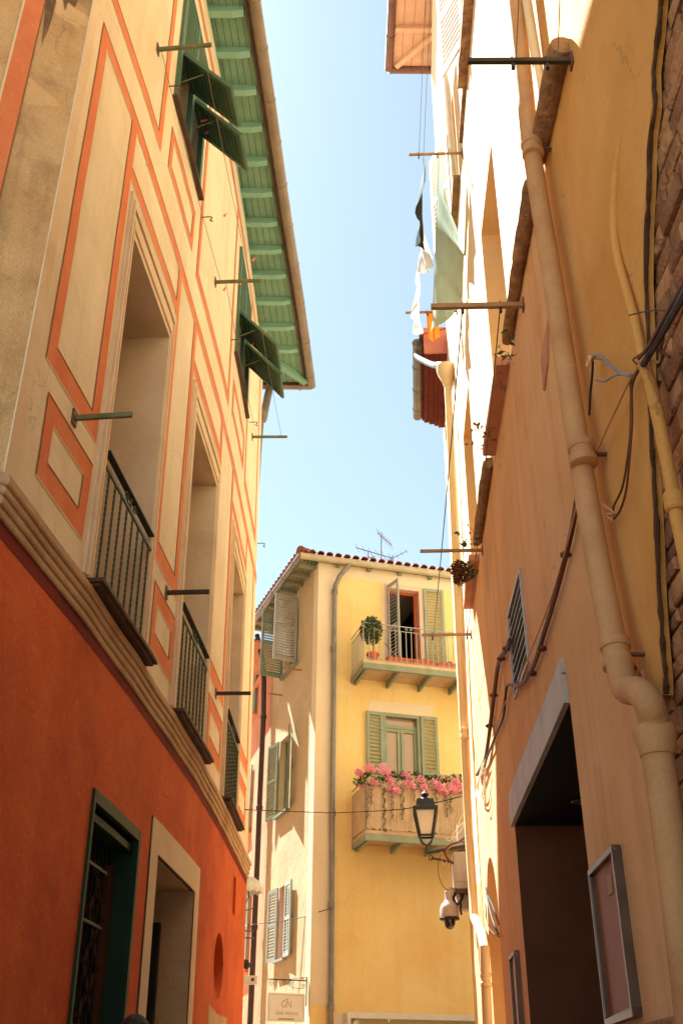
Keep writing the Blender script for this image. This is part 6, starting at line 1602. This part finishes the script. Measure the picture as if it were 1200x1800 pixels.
for k, sg in (('r', 1), ('l', -1)):
    b = J['pa' + k].co
    for i, (dy, ln) in enumerate(((-.03, .07), (-.01, .078), (.01, .074), (.03, .06))):
        jv('f%d' % i + k, b.x, b.y + dy, b.z - ln * .55); jv('g%d' % i + k, b.x - sg * .012, b.y + dy - .01, b.z - ln); Ed += [('pa' + k, 'f%d' % i + k), ('f%d' % i + k, 'g%d' % i + k)]
    jv('t' + k, b.x - sg * .02, b.y - .045, b.z + .01 - .01); Ed.append(('pa' + k, 't' + k))
for a, b in Ed: bm_.edges.new((J[a], J[b]))
names = list(J); me = bpy.data.meshes.new('body'); bm_.to_mesh(me); bm_.free()
bo = bpy.data.objects.new('body', me); col.objects.link(bo)
rad = {'pelvis': .15, 'waist': .13, 'chest': .155, 'neck': .058, 'hbase': .055, 'sh': .07, 'el': .045, 'wr': .03, 'pa': .035, 'hip': .095, 'kn': .06, 'an': .04, 'to': .035}
md = bo.modifiers.new('s', 'SKIN')
for i, n in enumerate(names):
    rr_ = rad.get(n) or rad.get(n[:-1]) or .009
    me.skin_vertices[0].data[i].radius = (rr_, rr_ * (.75 if n in ('chest', 'waist', 'pelvis') else 1)); me.skin_vertices[0].data[i].use_root = (n == 'pelvis')
bo.modifiers.new('u', 'SUBSURF').levels = 2
bpy.context.view_layer.update()
m2_ = bpy.data.meshes.new_from_object(bo.evaluated_get(bpy.context.evaluated_depsgraph_get())); bpy.data.objects.remove(bo)
bo = bpy.data.objects.new('body', m2_); col.objects.link(bo); bo.parent = pr
for m_ in ('skin', 'shirt', 'trouser'): m2_.materials.append(M[m_])
for p in m2_.polygons:
    p.use_smooth = True; c = p.center
    p.material_index = 2 if (c.z < Hh * .52 and abs(c.x) < .19 and c.z > Hh * .05) else (1 if (c.z < Hh * .82 and c.z > Hh * .52 and not (abs(c.x) > .19 and c.z < Hh * .62)) else (0 if c.z > Hh * .05 else 2))
def headpt(th_, ph, k=1.0):
    x = math.sin(th_) * math.cos(ph); y = math.sin(th_) * math.sin(ph); z = math.cos(th_)
    jaw = 1 - .28 * max(0, -z) ** 1.2
    return Vector((x * hh * .36 * jaw * k, y * hh * .44 * jaw * k - (.04 * hh if z < 0 else 0), z * hh * .52 * k))
w = MB(); nt_, np_ = 20, 28; hc = Vector((0, -.01, Hh - hh * .52))
vv = [hc + headpt(math.pi * i / nt_, 2 * math.pi * j / np_) for i in range(nt_ + 1) for j in range(np_)]
fs = [(i * np_ + j, i * np_ + (j + 1) % np_, (i + 1) * np_ + (j + 1) % np_, (i + 1) * np_ + j) for i in range(nt_) for j in range(np_)]
base_ = Vector((HX, HY, GZ)); rotf = Matrix.Rotation(R(20), 3, 'Z')
w.add([base_ + rotf @ v for v in vv], fs)
nf = hc + Vector((0, -hh * .44, -hh * .02))
w.add([base_ + rotf @ q for q in (nf + Vector((-.012, .01, .03)), nf + Vector((.012, .01, .03)), nf + Vector((.017, 0, -.03)), nf + Vector((-.017, 0, -.03)), nf + Vector((0, -.026, -.022)))], [(0, 1, 4), (1, 2, 4), (2, 3, 4), (3, 0, 4)])
for sg in (-1, 1): w.lathe(base_ + rotf @ (hc + Vector((sg * hh * .37, .0, -.02))), [(.004, -.014), (.026, -.006), (.03, .0), (.02, .012)], 10, ax=rotf @ Vector((sg, .2, 0)))
w.build('head', M['skin'], pr, smooth=True)
w = MB()
for sg in (-1, 1): w.lathe(base_ + rotf @ (hc + Vector((sg * .032, -hh * .415, .002))), [(.002, -.006), (.012, 0), (.002, .006)], 10, ax=(0, -1, 0))
w.lathe(base_ + rotf @ (hc + Vector((0, -hh * .40, -hh * .24))), [(.003, -.003), (.024, 0), (.003, .003)], 12, ax=(0, -.3, 1)); w.build('eyes_and_mouth', M['slate'], pr)
w = MB(); vv = []
for i in range(nt_ + 1):
    for j in range(np_):
        th_ = math.pi * i / nt_; ph = 2 * math.pi * j / np_
        front = math.cos(ph + math.pi / 2)   # 1 at the face
        lim = .36 + .34 * (1 - front) / 2
        t_ = min(th_, lim * math.pi); vv.append(hc + headpt(t_, ph, 1.09 + .015 * math.sin(j * 3.7 + i)))
w.add([base_ + rotf @ v for v in vv], fs); w.build('hair', M['hair'], pr, smooth=True)
